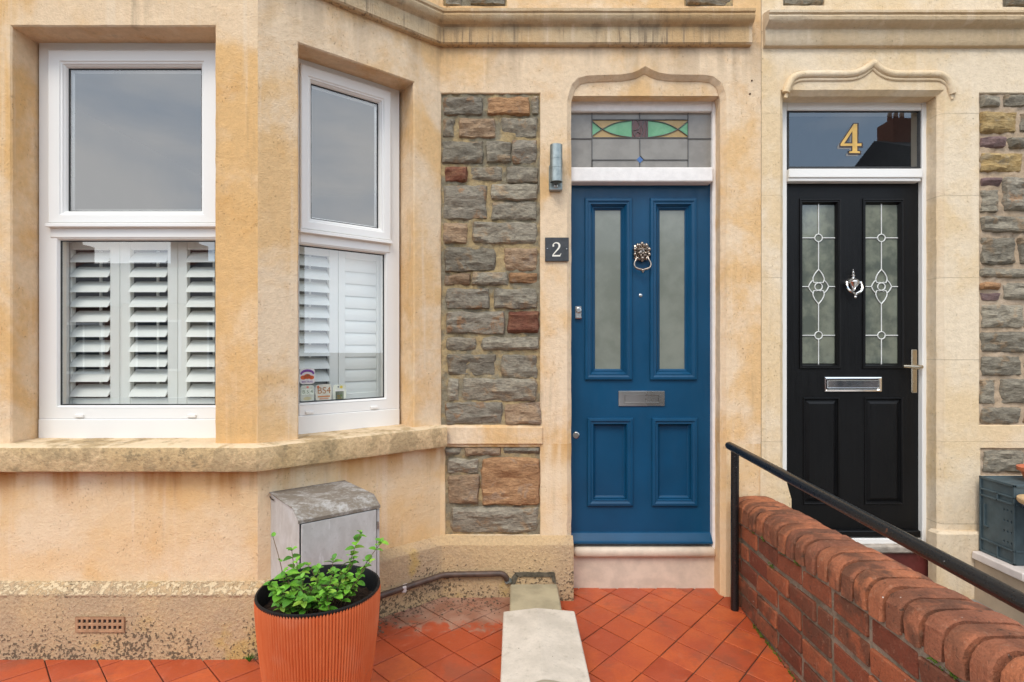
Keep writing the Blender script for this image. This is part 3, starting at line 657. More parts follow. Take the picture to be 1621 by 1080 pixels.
# air vent in the base course
m = MB(); D = CR.y-0.054
X0, X1, Z0, Z1 = PX(119, D), PX(196, D), PZ(1001, D), PZ(977, D)
hs = []
for i in range(9):
    for j in range(2):
        a = X0+0.006+(X1-X0-0.012)*(i+0.2)/9; b = X0+0.006+(X1-X0-0.012)*(i+0.78)/9
        c = Z0+0.005+(Z1-Z0-0.010)*(j+0.22)/2; d = Z0+0.005+(Z1-Z0-0.010)*(j+0.78)/2; hs.append((rect(a, b, c, d), 0.0065, 0.001))
m.sheet(rect(X0, X1, Z0, Z1), hs, y=0); m.sheet(rect(X0-0.0015, X1+0.0015, Z0-0.0015, Z1+0.0015), [(rect(X0, X1, Z0, Z1), 0.007, 0.0005)], y=0.0008)
v = m.build('air_vent', M_vent, H2, Matrix.Translation((0, D, 0)))
m = MB(); m.add([(X0, D+0.0064, Z0), (X1, D+0.0064, Z0), (X1, D+0.0064, Z1), (X0, D+0.0064, Z1)], [(0, 1, 2, 3)]); m.build('vent_hole_shade', M_dark, v)  # dark sheet paints the shade deep inside the vent holes

# ------------------------------------------------------------------ windows
DW = 2.474
def make_window(house, M, xs, hidden_dx=0.0):
    """xs: frame outer l/r, sash outer l/r, upper glass l/r, lower glass l/r (local x); y = 0 is the front of the frame"""
    fl, fr, sl_, sr, ul, ur, ll, lr = xs
    z = lambda y: PZ(y, DW)
    m = MB()
    zc = z(663)
    # outer frame: two jambs, head, bottom rail and transom
    m.box(fl, sl_, 0, 0.07, zc, z(62)); m.box(sr, fr, 0, 0.07, zc, z(62)); m.box(sl_, sr, 0, 0.07, z(82), z(62))
    tb, tt = z(377), z(356)
    m.rbox(sl_, sr, -0.004, 0.07, tb, tt, 0.004)
    m.box(sl_, ll-0.008, 0.0, 0.07, zc, tb); m.box(lr+0.008, sr, 0.0, 0.07, zc, tb); m.box(ll-0.008, lr+0.008, 0, 0.07, zc, z(646))
    wn = m.build('window', M_white, house, M)
    m = MB(); m.ring(sl_+0.001, sr-0.001, z(354.5), z(82.5), [(0, 0.03), (0, -0.014), (0.004, -0.017)] ); 
    # sash face fits the measured glass edges
    a = [(sl_+0.005, z(354.5)+0.004), (sr-0.005, z(354.5)+0.004), (sr-0.005, z(82.5)-0.004), (sl_+0.005, z(82.5)-0.004)]
    def inner(d, y): return [(ul-d, y, z(334)-d), (ur+d, y, z(334)-d), (ur+d, y, z(107)+d), (ul-d, y, z(107)+d)]
    rows = [[(p[0], -0.017, p[1]) for p in a], inner(0.022, -0.016), inner(0.018, -0.011), inner(0.012, -0.010), inner(0.009, -0.005), inner(0.004, 0.0), inner(0.0, 0.008), inner(0.0, 0.03)]
    for k in range(len(rows)-1):
        m.add(rows[k]+rows[k+1], [(j, (j+1) % 4, 4+(j+1) % 4, 4+j) for j in range(4)])
    m.rbox(sl_-0.004, sr+0.004, -0.026, 0.0, z(361), z(355.5), 0.002)
    m.build('sash', M_white, wn, M)
    m = MB(); m.ring(ul-0.001, ur+0.001, z(334)-0.001, z(107)+0.001, [(0, 0.009), (0.005, 0.010), (0.005, 0.014)]); m.build('gasket', M_dark, wn, M)
    m = MB(); m.add([(ul-.01, .014, z(334)-.01), (ur+.01, .014, z(334)-.01), (ur+.01, .014, z(107)+.01), (ul-.01, .014, z(107)+.01)], [(0, 1, 2, 3)]); m.build('glass_pane', M_glass, wn, M)
    m = MB(); m.ring(ll-0.009, lr+0.009, z(645.5), tb+0.0005, [(0, -0.001), (0.003, 0.0), (0.006, 0.006), (0.009, 0.012), (0.009, 0.03)]); m.build('glazing_bead', M_white, wn, M)
    m = MB(); m.ring(ll, lr, z(642), z(380), [(0, 0.013), (0.005, 0.014), (0.005, 0.018)]); m.build('gasket', M_dark, wn, M)
    m = MB(); m.add([(ll-.01, .018, z(642)-.01), (lr+.01, .018, z(642)-.01), (lr+.01, .018, z(380)+.01), (ll-.01, .018, z(380)+.01)], [(0, 1, 2, 3)]); m.build('glass_pane', M_glass, wn, M)
    m = MB(); m.rbox(fl, fr, -0.006, 0.06, z(698), zc-0.0015, 0.003); m.build('sill_board', M_white, wn, M)
    for q in (0.14, 0.86):
        m = MB(); x = ll+(lr-ll)*q; m.rbox(x-0.019, x+0.019, -0.008, 0.0, z(661), z(656), 0.002); m.build('drain_cap', M_white, wn, M)
    # spacer bar inside the double glazing
    m = MB(); m.ring(ul, ur, z(334), z(107), [(0.006, 0.020), (0.006, 0.030), (0.012, 0.030)]); m.build('glass_spacer', M_steel, wn, M)
    return wn
MW = MB0.copy(); MW.col[3] = (CL.x, DW, 0, 1)
fxs = [PX(p, DW)-CL.x for p in (62, 369, 80, 348, 106, 318, 92, 339)]
make_window(H2, MW, fxs)
MCW = MC.copy(); MCW.col[3] = (MC.col[3].to_3d()+MC.col[1].to_3d()*WOFF).to_4d()
cxs = [on(MCW, p, 300)[0] for p in (462, 632, 474, 617, 493, 600, 468, 610)]
make_window(H2, MCW, cxs)

# ------------------------------------------------------------------ shutters inside the windows
def shutter(label, M, panels, z0, z1, depth, nl):
    """panels: (x0, x1, louvre x0, louvre x1, open)"""
    th = thing('window_shutter', label, 'shutter', M @ Vector((panels[0][0], depth, z0)), 'white louvred shutters behind the bay windows')
    for (a, b, la, lb, op) in panels:
        m = MB(); zt_, zb_ = z1-0.066, z0+0.052
        m.rbox(a, la, depth, depth+0.028, z0, z1, 0.002); m.rbox(lb, b, depth, depth+0.028, z0, z1, 0.002)
        m.rbox(la+.0005, lb-.0005, depth+.001, depth+0.027, zt_, z1, 0.002); m.rbox(la+.0005, lb-.0005, depth+.001, depth+0.027, z0, zb_, 0.002)
        p = m.build('shutter_panel', M_shut, th, M)
        n = nl; sp = (zt_-zb_)/n
        ang = math.radians(44) if op else math.radians(82)
        c_ = 0.080 if op else sp+0.006
        for k in range(n):
            zc = zb_+sp*(k+0.5); q = MB(); dy, dz = math.cos(ang)*c_/2, math.sin(ang)*c_/2; t = 0.0045
            yc = depth+0.014
            ny, nz = math.sin(ang)*t, -math.cos(ang)*t
            sec = [(yc-dy, zc-dz), (yc-dy*0.5-ny*1.0, zc-dz*0.5-nz), (yc-ny*1.3, zc-nz*1.3), (yc+dy*.5-ny, zc+dz*.5-nz), (yc+dy, zc+dz), (yc+dy*.5+ny, zc+dz*.5+nz), (yc+ny*1.3, zc+nz*1.3), (yc-dy*.5+ny, zc-dz*.5+nz)]
            q.add([(la+0.0015, y, z) for y, z in sec]+[(lb-0.0015, y, z) for y, z in sec], [tuple(range(8)), tuple(range(15, 7, -1))]+[(i, (i+1) % 8, 8+(i+1) % 8, 8+i) for i in range(8)])
            q.build('louvre', M_shut, p, M, smooth=True, ang=50)
        if op:
            q = MB(); x = (la+lb)/2+0.012; q.box(x-0.005, x+0.005, depth+0.044, depth+0.052, zb_, zt_); q.build('tilt_rod', M_shut, p, M)
    return th
SD = 0.085
def sx(M, p): return on(M, p, 500, SD)[0]
zs0, zs1 = PZ(648, DW+SD), PZ(372, DW+SD)
fp = [(97, 189.3, 113, 174), (189.9, 281.0, 206, 265), (281.6, 372, 296, 356)]
shutter('white louvred shutter with every slat open behind the front bay window', MW, [tuple(sx(MW, q) for q in p)+(True,) for p in fp], zs0, zs1, SD, 10)
cp = [(452, 535.3, 462, 521, True), (536, 613, 546.5, 597, False)]
shutter('white louvred shutter half closed behind the angled side window with the stickers', MCW, [tuple(sx(MCW, q) for q in p[:4])+(p[4],) for p in cp], zs0, zs1, SD, 11)

# ------------------------------------------------------------------ text and numerals
def text_mesh(txt, size, mat, name):
    cu = bpy.data.curves.new(name, 'FONT'); cu.body = txt; cu.size = size; cu.align_x = 'CENTER'; cu.align_y = 'CENTER'; cu.extrude = 0.0002
    ob = bpy.data.objects.new('tmp', cu); COL.objects.link(ob); dg = bpy.context.evaluated_depsgraph_get()
    me = bpy.data.meshes.new_from_object(ob.evaluated_get(dg)); bpy.data.objects.remove(ob); me.name = name; me.materials.clear(); me.materials.append(mat); return me
def ribbon(pts):
    """pts of (x, z, half width): closed outline"""
    n = len(pts); l = []; r = []
    for i in range(n):
        a = Vector(pts[max(i-1, 0)][:2]); b = Vector(pts[min(i+1, n-1)][:2]); d = (b-a).normalized(); q = Vector((-d.y, d.x))*pts[i][2]; p = Vector(pts[i][:2])
        l.append((p+q)[:]); r.append((p-q)[:])
    return l+r[::-1]
def rib_strip(mb, pts, y0, y1):
    n = len(pts); o = ribbon(pts); l = o[:n]; r = o[n:][::-1]
    vs = [(x, y0, z) for x, z in l]+[(x, y0, z) for x, z in r]+[(x, y1, z) for x, z in l]+[(x, y1, z) for x, z in r]; fs = []
    for i in range(n-1): fs += [(i, i+1, n+i+1, n+i), (i, 2*n+i, 2*n+i+1, i+1), (n+i, n+i+1, 3*n+i+1, 3*n+i)]
    fs += [(0, n, 3*n, 2*n), (n-1, 3*n-1, 4*n-1, 2*n-1)]
    mb.add(vs, fs)
def numeral_two(mb, cx, cz, h, y0, y1):
    """serif 2 about (cx, cz), height h"""
    raw = [(-0.24, 0.24, .055), (-0.22, 0.36, .035), (-0.10, 0.455, .035), (0.03, 0.46, .045), (0.15, 0.40, .06), (0.20, 0.28, .068), (0.175, 0.14, .06), (0.08, 0.0, .05), (-0.06, -0.16, .04), (-0.19, -0.31, .034), (-0.27, -0.43, .03)]
    p3 = smoothpath([Vector(r) for r in raw], 5); rib_strip(mb, [(cx+p.x*h, cz+p.y*h, p.z*h) for p in p3], y0, y1)
    mb.ell((cx-0.225*h, (y0+y1)/2, cz+0.25*h), 0.07*h, abs(y1-y0)/2, 0.07*h, 10, 6)
    mb.prism([(cx+x*h, cz+z*h) for x, z in [(-0.30, -0.5), (0.25, -0.5), (0.33, -0.28), (0.295, -0.28), (0.23, -0.39), (-0.30, -0.40)]], y0-0.0001, y1+0.0001)
def four_loops(cx, cz, h, g_=0.0):
    """serif 4: outer outline and the counter"""
    o = [(-0.36, -0.19), (0.10, 0.50), (0.215, 0.50), (0.215, -0.17), (0.36, -0.17), (0.36, -0.255), (0.215, -0.255), (0.215, -0.43), (0.31, -0.45), (0.31, -0.50), (-0.06, -0.50), (-0.06, -0.45), (0.05, -0.43), (0.05, -0.255), (-0.36, -0.255)]
    c = [(-0.235, -0.17), (0.05, -0.17), (0.05, 0.26)]
    o = [(cx+x*h, cz+z*h) for x, z in o]; c = [(cx+x*h, cz+z*h) for x, z in c]
    if g_: o = offset(o, g_); c = offset(c, -g_)
    return o, c
def numeral_four(mb, cx, cz, h, y, g_=0.0):
    o, c = four_loops(cx, cz, h, g_); mb.sheet(o, [(c, 0.0006, 0.0)], y=y, jit=0)

# ------------------------------------------------------------------ the blue door and its surround
DD = 3.045; DFR = 3.008
fr = thing  # keep name short below
m = MB(); xl, xr = PX(898, DFR), PX(1131, DFR)
m.rbox(PX(1128, DFR), xr+0.01, DFR, DD+0.06, 0.175, PZ(160, DFR), 0.004)
m.rbox(xl-0.03, PX(902.5, DFR), DFR, DD+0.06, 0.175, PZ(160, DFR), 0.004)
m.rbox(PX(902.5, DFR), PX(1128, DFR), DFR+0.002, DD+0.06, PZ(176, DFR), PZ(158, DFR), 0.004)
frame2 = m.build('door_frame', M_whitewood, H2)
m = MB(); m.rbox(PX(901, DFR), PX(1129.5, DFR-0.03), DFR-0.03, DD+0.05, PZ(288, DFR-0.03), PZ(264.5, DFR-0.03), 0.006, 0.001); m.build('transom_bar', M_whitewood, frame2)
def leaf(house, name, xl, xr, zb_, zt_, D, panels, mat, M=None):
    m = MB(); m.sheet(rect(xl, xr, zb_, zt_), [(rect(*p), 0.045, 0.001) for p in panels], y=0, jit=0, step=9); 
    m.add([(xl, 0, zb_), (xl, 0, zt_), (xl, .045, zt_), (xl, .045, zb_), (xr, 0, zb_), (xr, 0, zt_), (xr, .045, zt_), (xr, .045, zb_)], [(0, 1, 2, 3), (4, 7, 6, 5), (1, 5, 6, 2), (0, 3, 7, 4)])
    return m.build(name, mat, house, Matrix.Translation((0, D, 0)))
def rp(x0, x1, y0, y1, D): return (PX(x0, D), PX(x1, D), PZ(y1, D), PZ(y0, D))
up = [rp(927, 999, 316, 600, DD), rp(1030, 1101, 316, 600, DD)]; lo = [rp(931, 1000, 663, 799, DD), rp(1033, 1102, 663, 799, DD)]
door = leaf(H2, 'front_door', PX(903, DD), PX(1128, DD), PZ(862, DD), PZ(289.5, DD), DD, up+lo, M_blue)
TD = Matrix.Translation((0, DD, 0))
for (a, b, c, d), hi in [(p, 1) for p in up]+[(p, 0) for p in lo]:
    m = MB(); e = 0.006; wd = 0.060 if hi else 0.050
    pr = [(0, 0.0), (0.001, -0.010), (0.004, -0.014), (0.016, -0.0155), (0.020, -0.012), (0.026, -0.009), (0.032, -0.010), (0.036, -0.004), (wd-0.014, 0.010), (wd-0.010, 0.009), (wd-0.004, 0.017), (wd, 0.020), (wd, 0.03)]
    m.ring(a-e, b+e, c-e, d+e, pr); m.build('panel_moulding', M_blue, door, TD)
    m = MB(); i = wd-e-0.004
    if hi:
        m.add([(a+i, .024, c+i), (b-i, .024, c+i), (b-i, .024, d-i), (a+i, .024, d-i)], [(0, 1, 2, 3)]); m.build('glass_pane', M_frost, door, TD)
    else:
        m.add([(a+i, .022, c+i), (b-i, .022, c+i), (b-i, .022, d-i), (a+i, .022, d-i)], [(0, 1, 2, 3)]); m.build('door_panel', M_blue, door, TD)
# weatherboard along the bottom
m = MB(); xa, xb = PX(902.5, DD)+.002, PX(1128, DD-0.04); z1_, z0_ = PZ(842, DD), PZ(862, DD-0.04)
sec = [(0.0, z1_), (-0.008, z1_-0.004), (-0.036, z1_-0.036), (-0.044, z1_-0.042), (-0.045, z0_+0.006), (-0.040, z0_), (0.0, z0_)]
m.add([(xa, y, z) for y, z in sec]+[(xb, y, z) for y, z in sec], [tuple(range(7)), tuple(range(13, 6, -1))]+[(i, (i+1) % 7, 7+(i+1) % 7, 7+i) for i in range(7)]); m.build('weatherboard', M_blue, door, TD)
# letter plate
a, b, c, d = rp(979, 1052, 619, 643, DD)
m = MB(); m.rbox(a, b, -0.007, 0.004, c, d, 0.002); m.ring(a+0.030, b-0.030, c+0.016, d-0.018, [(0, -0.0068), (0, -0.010), (0.003, -0.010), (0.004, -0.0068)]); m.rbox(a+0.034, b-0.034, -0.0095, -0.006, c+0.021, d-0.022, 0.0015); m.build('letterbox', M_steel, door, TD)
# lion head knocker
kx, kz = PX(1015, DD), PZ(401, DD); s_ = 0.00346
m = MB()
m.ell((kx, -0.014, kz), 8.0*s_, 0.020, 10.5*s_, 16, 10); m.ell((kx, -0.036, kz+1*s_), 1.7*s_, 0.012, 5.5*s_, 10, 6); m.ell((kx, -0.046, kz-2.6*s_), 2.4*s_, 0.008, 1.6*s_, 8, 5)
m.ell((kx-3.8*s_, -0.032, kz+4.6*s_), 3.2*s_, 0.011, 1.4*s_, 8, 5); m.ell((kx+3.8*s_, -0.032, kz+4.6*s_), 3.2*s_, 0.011, 1.4*s_, 8, 5); m.ell((kx-5.0*s_, -0.028, kz-1.2*s_), 2.0*s_, 0.010, 2.6*s_, 8, 5); m.ell((kx+5.0*s_, -0.028, kz-1.2*s_), 2.0*s_, 0.010, 2.6*s_, 8, 5)
m.ell((kx-2.4*s_, -0.038, kz-5.2*s_), 2.4*s_, 0.008, 1.8*s_, 8, 5); m.ell((kx+2.4*s_, -0.038, kz-5.2*s_), 2.4*s_, 0.008, 1.8*s_, 8, 5); m.ell((kx, -0.030, kz-9*s_), 3.4*s_, 0.012, 3.2*s_, 8, 5)
for k in range(20):
    a_ = 2*math.pi*k/20; R = 9.8+1.6*(k % 2)
    m.ell((kx+math.cos(a_)*R*s_*1.02, -0.012-0.008*(k % 2), kz+1*s_+math.sin(a_)*R*1.12*s_), 3.1*s_, 0.013, 3.6*s_, 7, 5)
for k in range(12):
    a_ = 2*math.pi*(k+.5)/12; m.ell((kx+math.cos(a_)*7.2*s_, -0.028, kz+1.5*s_+math.sin(a_)*8.2*s_), 1.7*s_, 0.012, 2.6*s_, 7, 5)
m.rbox(kx-12*s_, kx+12*s_, -0.008, 0, kz-9*s_, kz+13*s_, 0.004)
kn = m.build('door_knocker', M_antique, door, TD, smooth=True, ang=50)
pts = smoothpath([(kx-8.5*s_, -0.02, kz-5*s_), (kx-10*s_, -0.03, kz-11*s_), (kx-13*s_, -0.034, kz-18*s_), (kx-11*s_, -0.036, kz-24*s_), (kx-4*s_, -0.037, kz-27*s_), (kx+4*s_, -0.037, kz-27*s_), (kx+11*s_, -0.036, kz-24*s_), (kx+13*s_, -0.034, kz-18*s_), (kx+10*s_, -0.03, kz-11*s_), (kx+8.5*s_, -0.02, kz-5*s_)], 4)
m = MB(); m.tube(pts, [(1.9 if 12 < i < 24 else 1.35)*s_ for i in range(len(pts))], 8); m.ell((kx, -0.037, kz-28.5*s_), 3.4*s_, 0.014, 2.8*s_, 10, 6); m.ell((kx, -0.037, kz-31*s_), 2*s_, 0.009, 1.8*s_, 8, 5)
m.build('knocker_ring', M_antique, door, TD, smooth=True, ang=60)
m = MB(); m.lathe((PX(1014, DD), 0, PZ(468, DD)), [(0.009, 0), (0.009, 0.003), (0.006, 0.005), (0.0, 0.005)], 14, 'Y'); m.build('peephole', M_steel, door, TD, smooth=True)
m = MB(); a, b, c, d = rp(910.5, 920.5, 485, 505, DD); m.rbox(a, b, -0.004, 0.0, c, d, 0.002); m.lathe(((a+b)/2, 0, d-0.022), [(0.016, 0), (0.016, 0.009), (0.011, 0.012), (0, 0.012)], 14, 'Y'); m.rbox(a, b, -0.020, -0.003, c, c+0.014, 0.004); m.build('door_lock', M_steel, door, TD, smooth=True, ang=30)
m = MB(); m.lathe((PX(912, DD), 0, PZ(689, DD)), [(0.018, 0), (0.018, 0.003), (0.014, 0.006), (0.0, 0.006)], 18, 'Y'); m.build('deadlock_cover', M_steel, door, TD, smooth=True, ang=30)
# fanlight with leaded stained glass
DG = 3.036; TG = Matrix.Translation((0, DG, 0))
gx = lambda x: PX(x, DG); gz = lambda y: PZ(y, DG)
m = MB()
def came(mb, pts, r=0.0024): mb.tube([(gx(x), -0.0035, gz(y)) for x, y in pts], r, 6)
L_ = [[(937, 174), (937, 266)], [(1089, 174), (1089, 266)], [(937, 190), (1089, 190)], [(937, 218.5), (1089, 218.5)], [(898, 220), (937, 220)], [(1089, 220), (1126, 220)], [(937, 253.5), (1007, 253.5)], [(1019, 253.5), (1089, 253.5)], [(1012.5, 174), (1012.5, 190)], [(1012.5, 218.5), (1013, 247)], [(1013, 259), (1012, 266)],
      [(937, 253.5), (937, 266)]]
for l in L_: came(m, l)
arcA = smoothpath([Vector((937, 216)), Vector((955, 204)), Vector((975, 195)), Vector((1000, 191))], 5); arcB = smoothpath([Vector((937, 192)), Vector((955, 206)), Vector((975, 214)), Vector((1000, 218))], 5)
for a_ in (arcA, arcB):
    came(m, [(p.x, p.y) for p in a_], 0.0022); came(m, [(2026-p.x, p.y) for p in a_], 0.0022)
came(m, [(1013, 247), (1019, 253), (1013, 259), (1007, 253), (1013, 247)], 0.0025)
for l in [[(1004, 190), (1000, 198), (1001, 208), (1006, 218)], [(1022, 190), (1024, 200), (1022, 218)], [(1008, 190), (1013, 199), (1010, 205), (1003, 207)], [(1020, 190), (1016, 199), (1018, 208), (1014, 218)], [(1003, 214), (1009, 209), (1014, 212)]]: came(m, l, 0.0016)
fan = m.build('fanlight', M_lead, H2, TG, smooth=True)
def piece(loop, mat, y=0.0):
    q = MB(); q.prism([(gx(x), gz(yy)) for x, yy in loop], y, y+0.004); q.build('glass_piece', mat, fan, TG)
# grey background panes are cut along the leads
for r in [(897, 937, 172, 220), (897, 937, 220, 267), (1089, 1128, 172, 220), (1089, 1128, 220, 267), (937, 1012.5, 172, 190), (1012.5, 1089, 172, 190), (937, 1013, 218.5, 253.5), (1013, 1089, 218.5, 253.5), (937, 1012, 253.5, 267), (1012, 1089, 253.5, 267)]:
    piece([(r[0]+.3, r[3]-.3), (r[1]-.3, r[3]-.3), (r[1]-.3, r[2]+.3), (r[0]+.3, r[2]+.3)], M_sgrey)
tup = lambda L: [(p[0], p[1]) for p in L]
A, B = tup(arcA), tup(arcB)
def interp(L, x):
    for i in range(len(L)-1):
        if L[i][0] <= x <= L[i+1][0]: t = (x-L[i][0])/(L[i+1][0]-L[i][0]); return L[i][1]+(L[i+1][1]-L[i][1])*t
    return L[-1][1]
xc = min((abs(interp(A, 937+k*.5)-interp(B, 937+k*.5)), 937+k*.5) for k in range(100))[1]
xs_ = [xc+(1000-xc)*k/10 for k in range(11)]; xl_ = [937+(xc-937)*k/6 for k in range(7)]
lens = [(x, interp(A, x)) for x in xs_]+[(x, interp(B, x)) for x in reversed(xs_)]
left = [(x, interp(B, x)) for x in xl_]+[(x, interp(A, x)) for x in reversed(xl_[:-1])]
top = [(937.3, 190.4)]+[(x, interp(B, x)) for x in xl_]+[(x, interp(A, x)) for x in xs_[1:]]+[(1000, 190.4)]
bot = [(937.3, 218)]+[(x, interp(A, x)) for x in xl_]+[(x, interp(B, x)) for x in xs_[1:]]+[(1000, 218.1)]
for lp, mt in ((lens, M_sgreen), (left, M_sgreen), (top, M_samber), (bot, M_samber)):
    piece(lp, mt, 0.0005); piece([(2026-x, y) for x, y in lp], mt, 0.0005)
piece([(1000.3, 218), (1012, 218), (1014, 204), (1012, 190.5), (1000.3, 190.5)], M_smar); piece([(1012.3, 218), (1025.7, 218), (1025.7, 190.5), (1012.3, 190.5), (1014.3, 204)], M_smar)
piece([(1013, 247.5), (1018.5, 253), (1013, 258.5), (1007.5, 253)], M_sblue, -0.002)
# step under the door
m = MB(); m.rbox(PX(908, 3.02), PX(1133, 3.0), 2.99, 3.2, PZ(884, 2.99), PZ(868.5, 2.99), 0.012, 0.001); m.build('door_step', M_step, H2, smooth=True, ang=50)
m = MB(); m.box(PX(905, 3.02), PX(1137, 3.0), 3.02, 3.2, -0.06, PZ(884, 2.99)+0.002); m.build('step_riser', M_step, H2)
m = MB(); m.box(PX(900, 3.02), PX(1135, 3.02), 3.06, 3.2, PZ(868.5, 2.99)-0.001, PZ(861, 3.06)); m.build('door_threshold', M_greystep, H2)
# old mortar scar above the low wall
m = MB(); D = F-0.05
for lp in ([(815, 906), (877, 906), (874, 913), (819, 913)], [(810, 914), (816, 906.5), (820, 913), (815, 925), (809, 925)], [(873, 912.5), (878, 906.5), (880, 924), (874, 920)]):
    m.prism(densify([(PX(x, D), PZ(y, D)) for x, y in lp], 0.02, 0.002), -0.004, 0.004)
m.build('mortar_scar', plain('dark_tar_mortar', (0.10, 0.085, 0.06), 0.95, 0, 0.2, 0.4, 40, 0.6), H2, Matrix.Translation((0, D, 0)))

m = MB()
for x, y in ((1190, 128), (1187, 149)):
    q = (PX(x, F), F, PZ(y, F)); m.lathe(q, [(0.004, 0), (0.005, 0.003), (0.002, 0.006), (0.0, 0.006)], 8, 'Y')
m.build('rusty_fixing', plain('rust', (0.06, 0.025, 0.012), 0.9), H2)
# ------------------------------------------------------------------ house 4
H4 = thing('terraced_house', 'pale cream limestone house front with a black panelled door and a gold 4 over it', 'house', (PX(1348, F), F, 0))
d4 = [(PX(1242, F), -0.04), (PX(1487, F), -0.04), (PX(1487, F), PZ(150, F)), (PX(1242, F), PZ(150, F))]
w = MB(); XR = 4.2
w.sheet([(PARTY, -0.06), (XR, -0.06), (XR, ZT), (PARTY, ZT)], [(d4, 0.15, 0.024), hole(1550, 1664, 148, 673), hole(1552, 1694, 710, 753), hole(1240, 1305, -30, 9), hole(1587, 1660, -30, 11)], y=-0.003)
w.build('front_wall', M_wall4, H4, MF)
stone_panel(H4, 1550, 1664, 148, 673, panelC, M_mort4, 0.008); stone_panel(H4, 1552, 1694, 710, 753, panelD, M_mort4, 0.008); stone_panel(H4, 1240, 1305, -30, 9, panelU3, M_mort4); stone_panel(H4, 1587, 1660, -30, 11, panelU4, M_mort4)
w = MB(); w.add([(PARTY+.002, F, ZT-.001), (XR, F, ZT-.001), (XR, 9, ZT-.001), (PARTY+.002, 9, ZT-.001), (PARTY+.002, F+0.2, -.06), (PARTY+.002, 9, -.06), (XR, 9, -.06), (XR, F, -.06)], [(0, 1, 2, 3), (3, 2, 6, 5), (1, 7, 6, 2)]); w.build('rear_wall_and_lid', M_wall4, H4)  # back and side walls, plus an added flat lid that blocks sky light
corn4 = [(0.0, 2.872), (0.024, 2.878), (0.032, 2.892), (0.034, 2.955), (0.042, 2.963), (0.060, 2.970), (0.074, 2.984), (0.078, 3.000), (0.070, 3.012), (0.080, 3.018), (0.080, 3.030), (0.0, 3.055)]
m = rough_sweep([(PX(1214, F-0.05), F), (XR, F)], corn4, 0.05, 0.0012, cap0=True)
m.build('cornice', M_corn4, H4, smooth=True, ang=30)
# hood moulding over the door
hm = [(1243, 148), (1246, 138), (1252, 127), (1262, 121), (1280, 119), (1330, 119), (1352, 117.5), (1366, 112), (1374, 106), (1380, 101), (1386, 106), (1394, 112), (1408, 117.5), (1430, 119), (1478, 119), (1491, 122), (1500, 130), (1504, 142), (1506, 150)]
p3 = [Vector((PX(x, F), -0.006, PZ(y, F))) for x, y in hm]; p3 = smoothpath(p3[:10], 3)[:-1]+smoothpath(p3[9:], 3)
m = MB(); m.tube(p3, 0.019, 10); m.tube([p+Vector((0, 0.004, -0.026)) for p in p3], 0.010, 8); m.build('hood_mould', M_wall4, H4, MF, smooth=True, ang=60)
# pier bases
m = MB(); m.rbox(PX(1478, F), PX(1549, F), F-0.03, F+0.05, -0.06, PZ(843, F-.03), 0.012, 0.002); m.build('pier_base', M_wall4, H4)
m = MB(); m.prism([(PX(1201, F), -.06), (PX(1252, F), -.06), (PX(1252, F), PZ(790, F)), (PX(1245, F), PZ(765, F)), (PX(1244, F), PZ(745, F)), (PX(1240, F), PZ(742, F)), (PX(1203, F), PZ(742, F))], F-0.006, F+0.05); m.build('pier_base', M_wall4, H4)
# white frame
m = MB(); D4 = 3.04
m.rbox(PX(1460.5, DFR), PX(1468, DFR)+.01, DFR, D4+0.06, 0.10, PZ(160, DFR), 0.004); m.rbox(PX(1230, DFR), PX(1246, DFR), DFR, D4+0.06, 0.10, PZ(160, DFR), 0.004)
m.rbox(PX(1246, DFR), PX(1460.5, DFR), DFR+.002, D4+0.06, PZ(174, DFR), PZ(158, DFR), 0.004); m.rbox(PX(1246, DFR), PX(1461, DFR-.02), DFR-0.02, D4+0.05, PZ(281, DFR-.02), PZ(267, DFR-.02), 0.003); m.rbox(PX(1246, DFR), PX(1458, DFR-.012), DFR-0.012, D4+0.05, PZ(287, DFR-.012), PZ(281, DFR-.012)-.001, 0.003)
frame4 = m.build('door_frame', M_white, H4)
m = MB(); m.add([(PX(1240, 3.03), 3.03, PZ(268, 3.03)), (PX(1455, 3.03), 3.03, PZ(268, 3.03)), (PX(1455, 3.03), 3.03, PZ(172, 3.03)), (PX(1240, 3.03), 3.03, PZ(172, 3.03))], [(0, 1, 2, 3)]); fg = m.build('fanlight', M_glass4, H4)
m = MB(); m.ring(PX(1246, 3.024), PX(1457, 3.024), PZ(267, 3.024), PZ(174, 3.024), [(0, 3.022), (0.011, 3.024), (0.012, 3.03)]); m.build('gasket', M_dark, fg)
# numeral: gold face, dark outline, grey drop shade, all flat vinyl on the glass
nx_, nz_, nh = PX(1347, 3.027), PZ(219.5, 3.027), 46*3.027/FPX
m = MB(); numeral_four(m, nx_-0.013, nz_-0.013, nh, 3.0288, 0.003); m.build('numeral_shade', M_shadev, fg)
m = MB(); numeral_four(m, nx_+0.0015, nz_-0.0015, nh, 3.0276, 0.007); m.build('numeral_outline', M_brownv, fg)
m = MB(); numeral_four(m, nx_, nz_, nh, 3.0264); m.build('numeral', M_gold, fg)
# hall behind the fanlights
def hall(house, x0, x1, y0):
    w = MB(); y1 = 7.0; z0, z1 = 0.13, 3.0
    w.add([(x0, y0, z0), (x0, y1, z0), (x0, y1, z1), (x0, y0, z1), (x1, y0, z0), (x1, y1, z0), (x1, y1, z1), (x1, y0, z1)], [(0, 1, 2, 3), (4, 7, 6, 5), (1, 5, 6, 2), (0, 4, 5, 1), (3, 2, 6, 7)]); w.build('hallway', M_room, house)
hall(H4, PX(1225, 3.0), PX(1480, 3.0), 3.10); hall(H2, PX(890, 3.0), PX(1145, 3.0), 3.10)
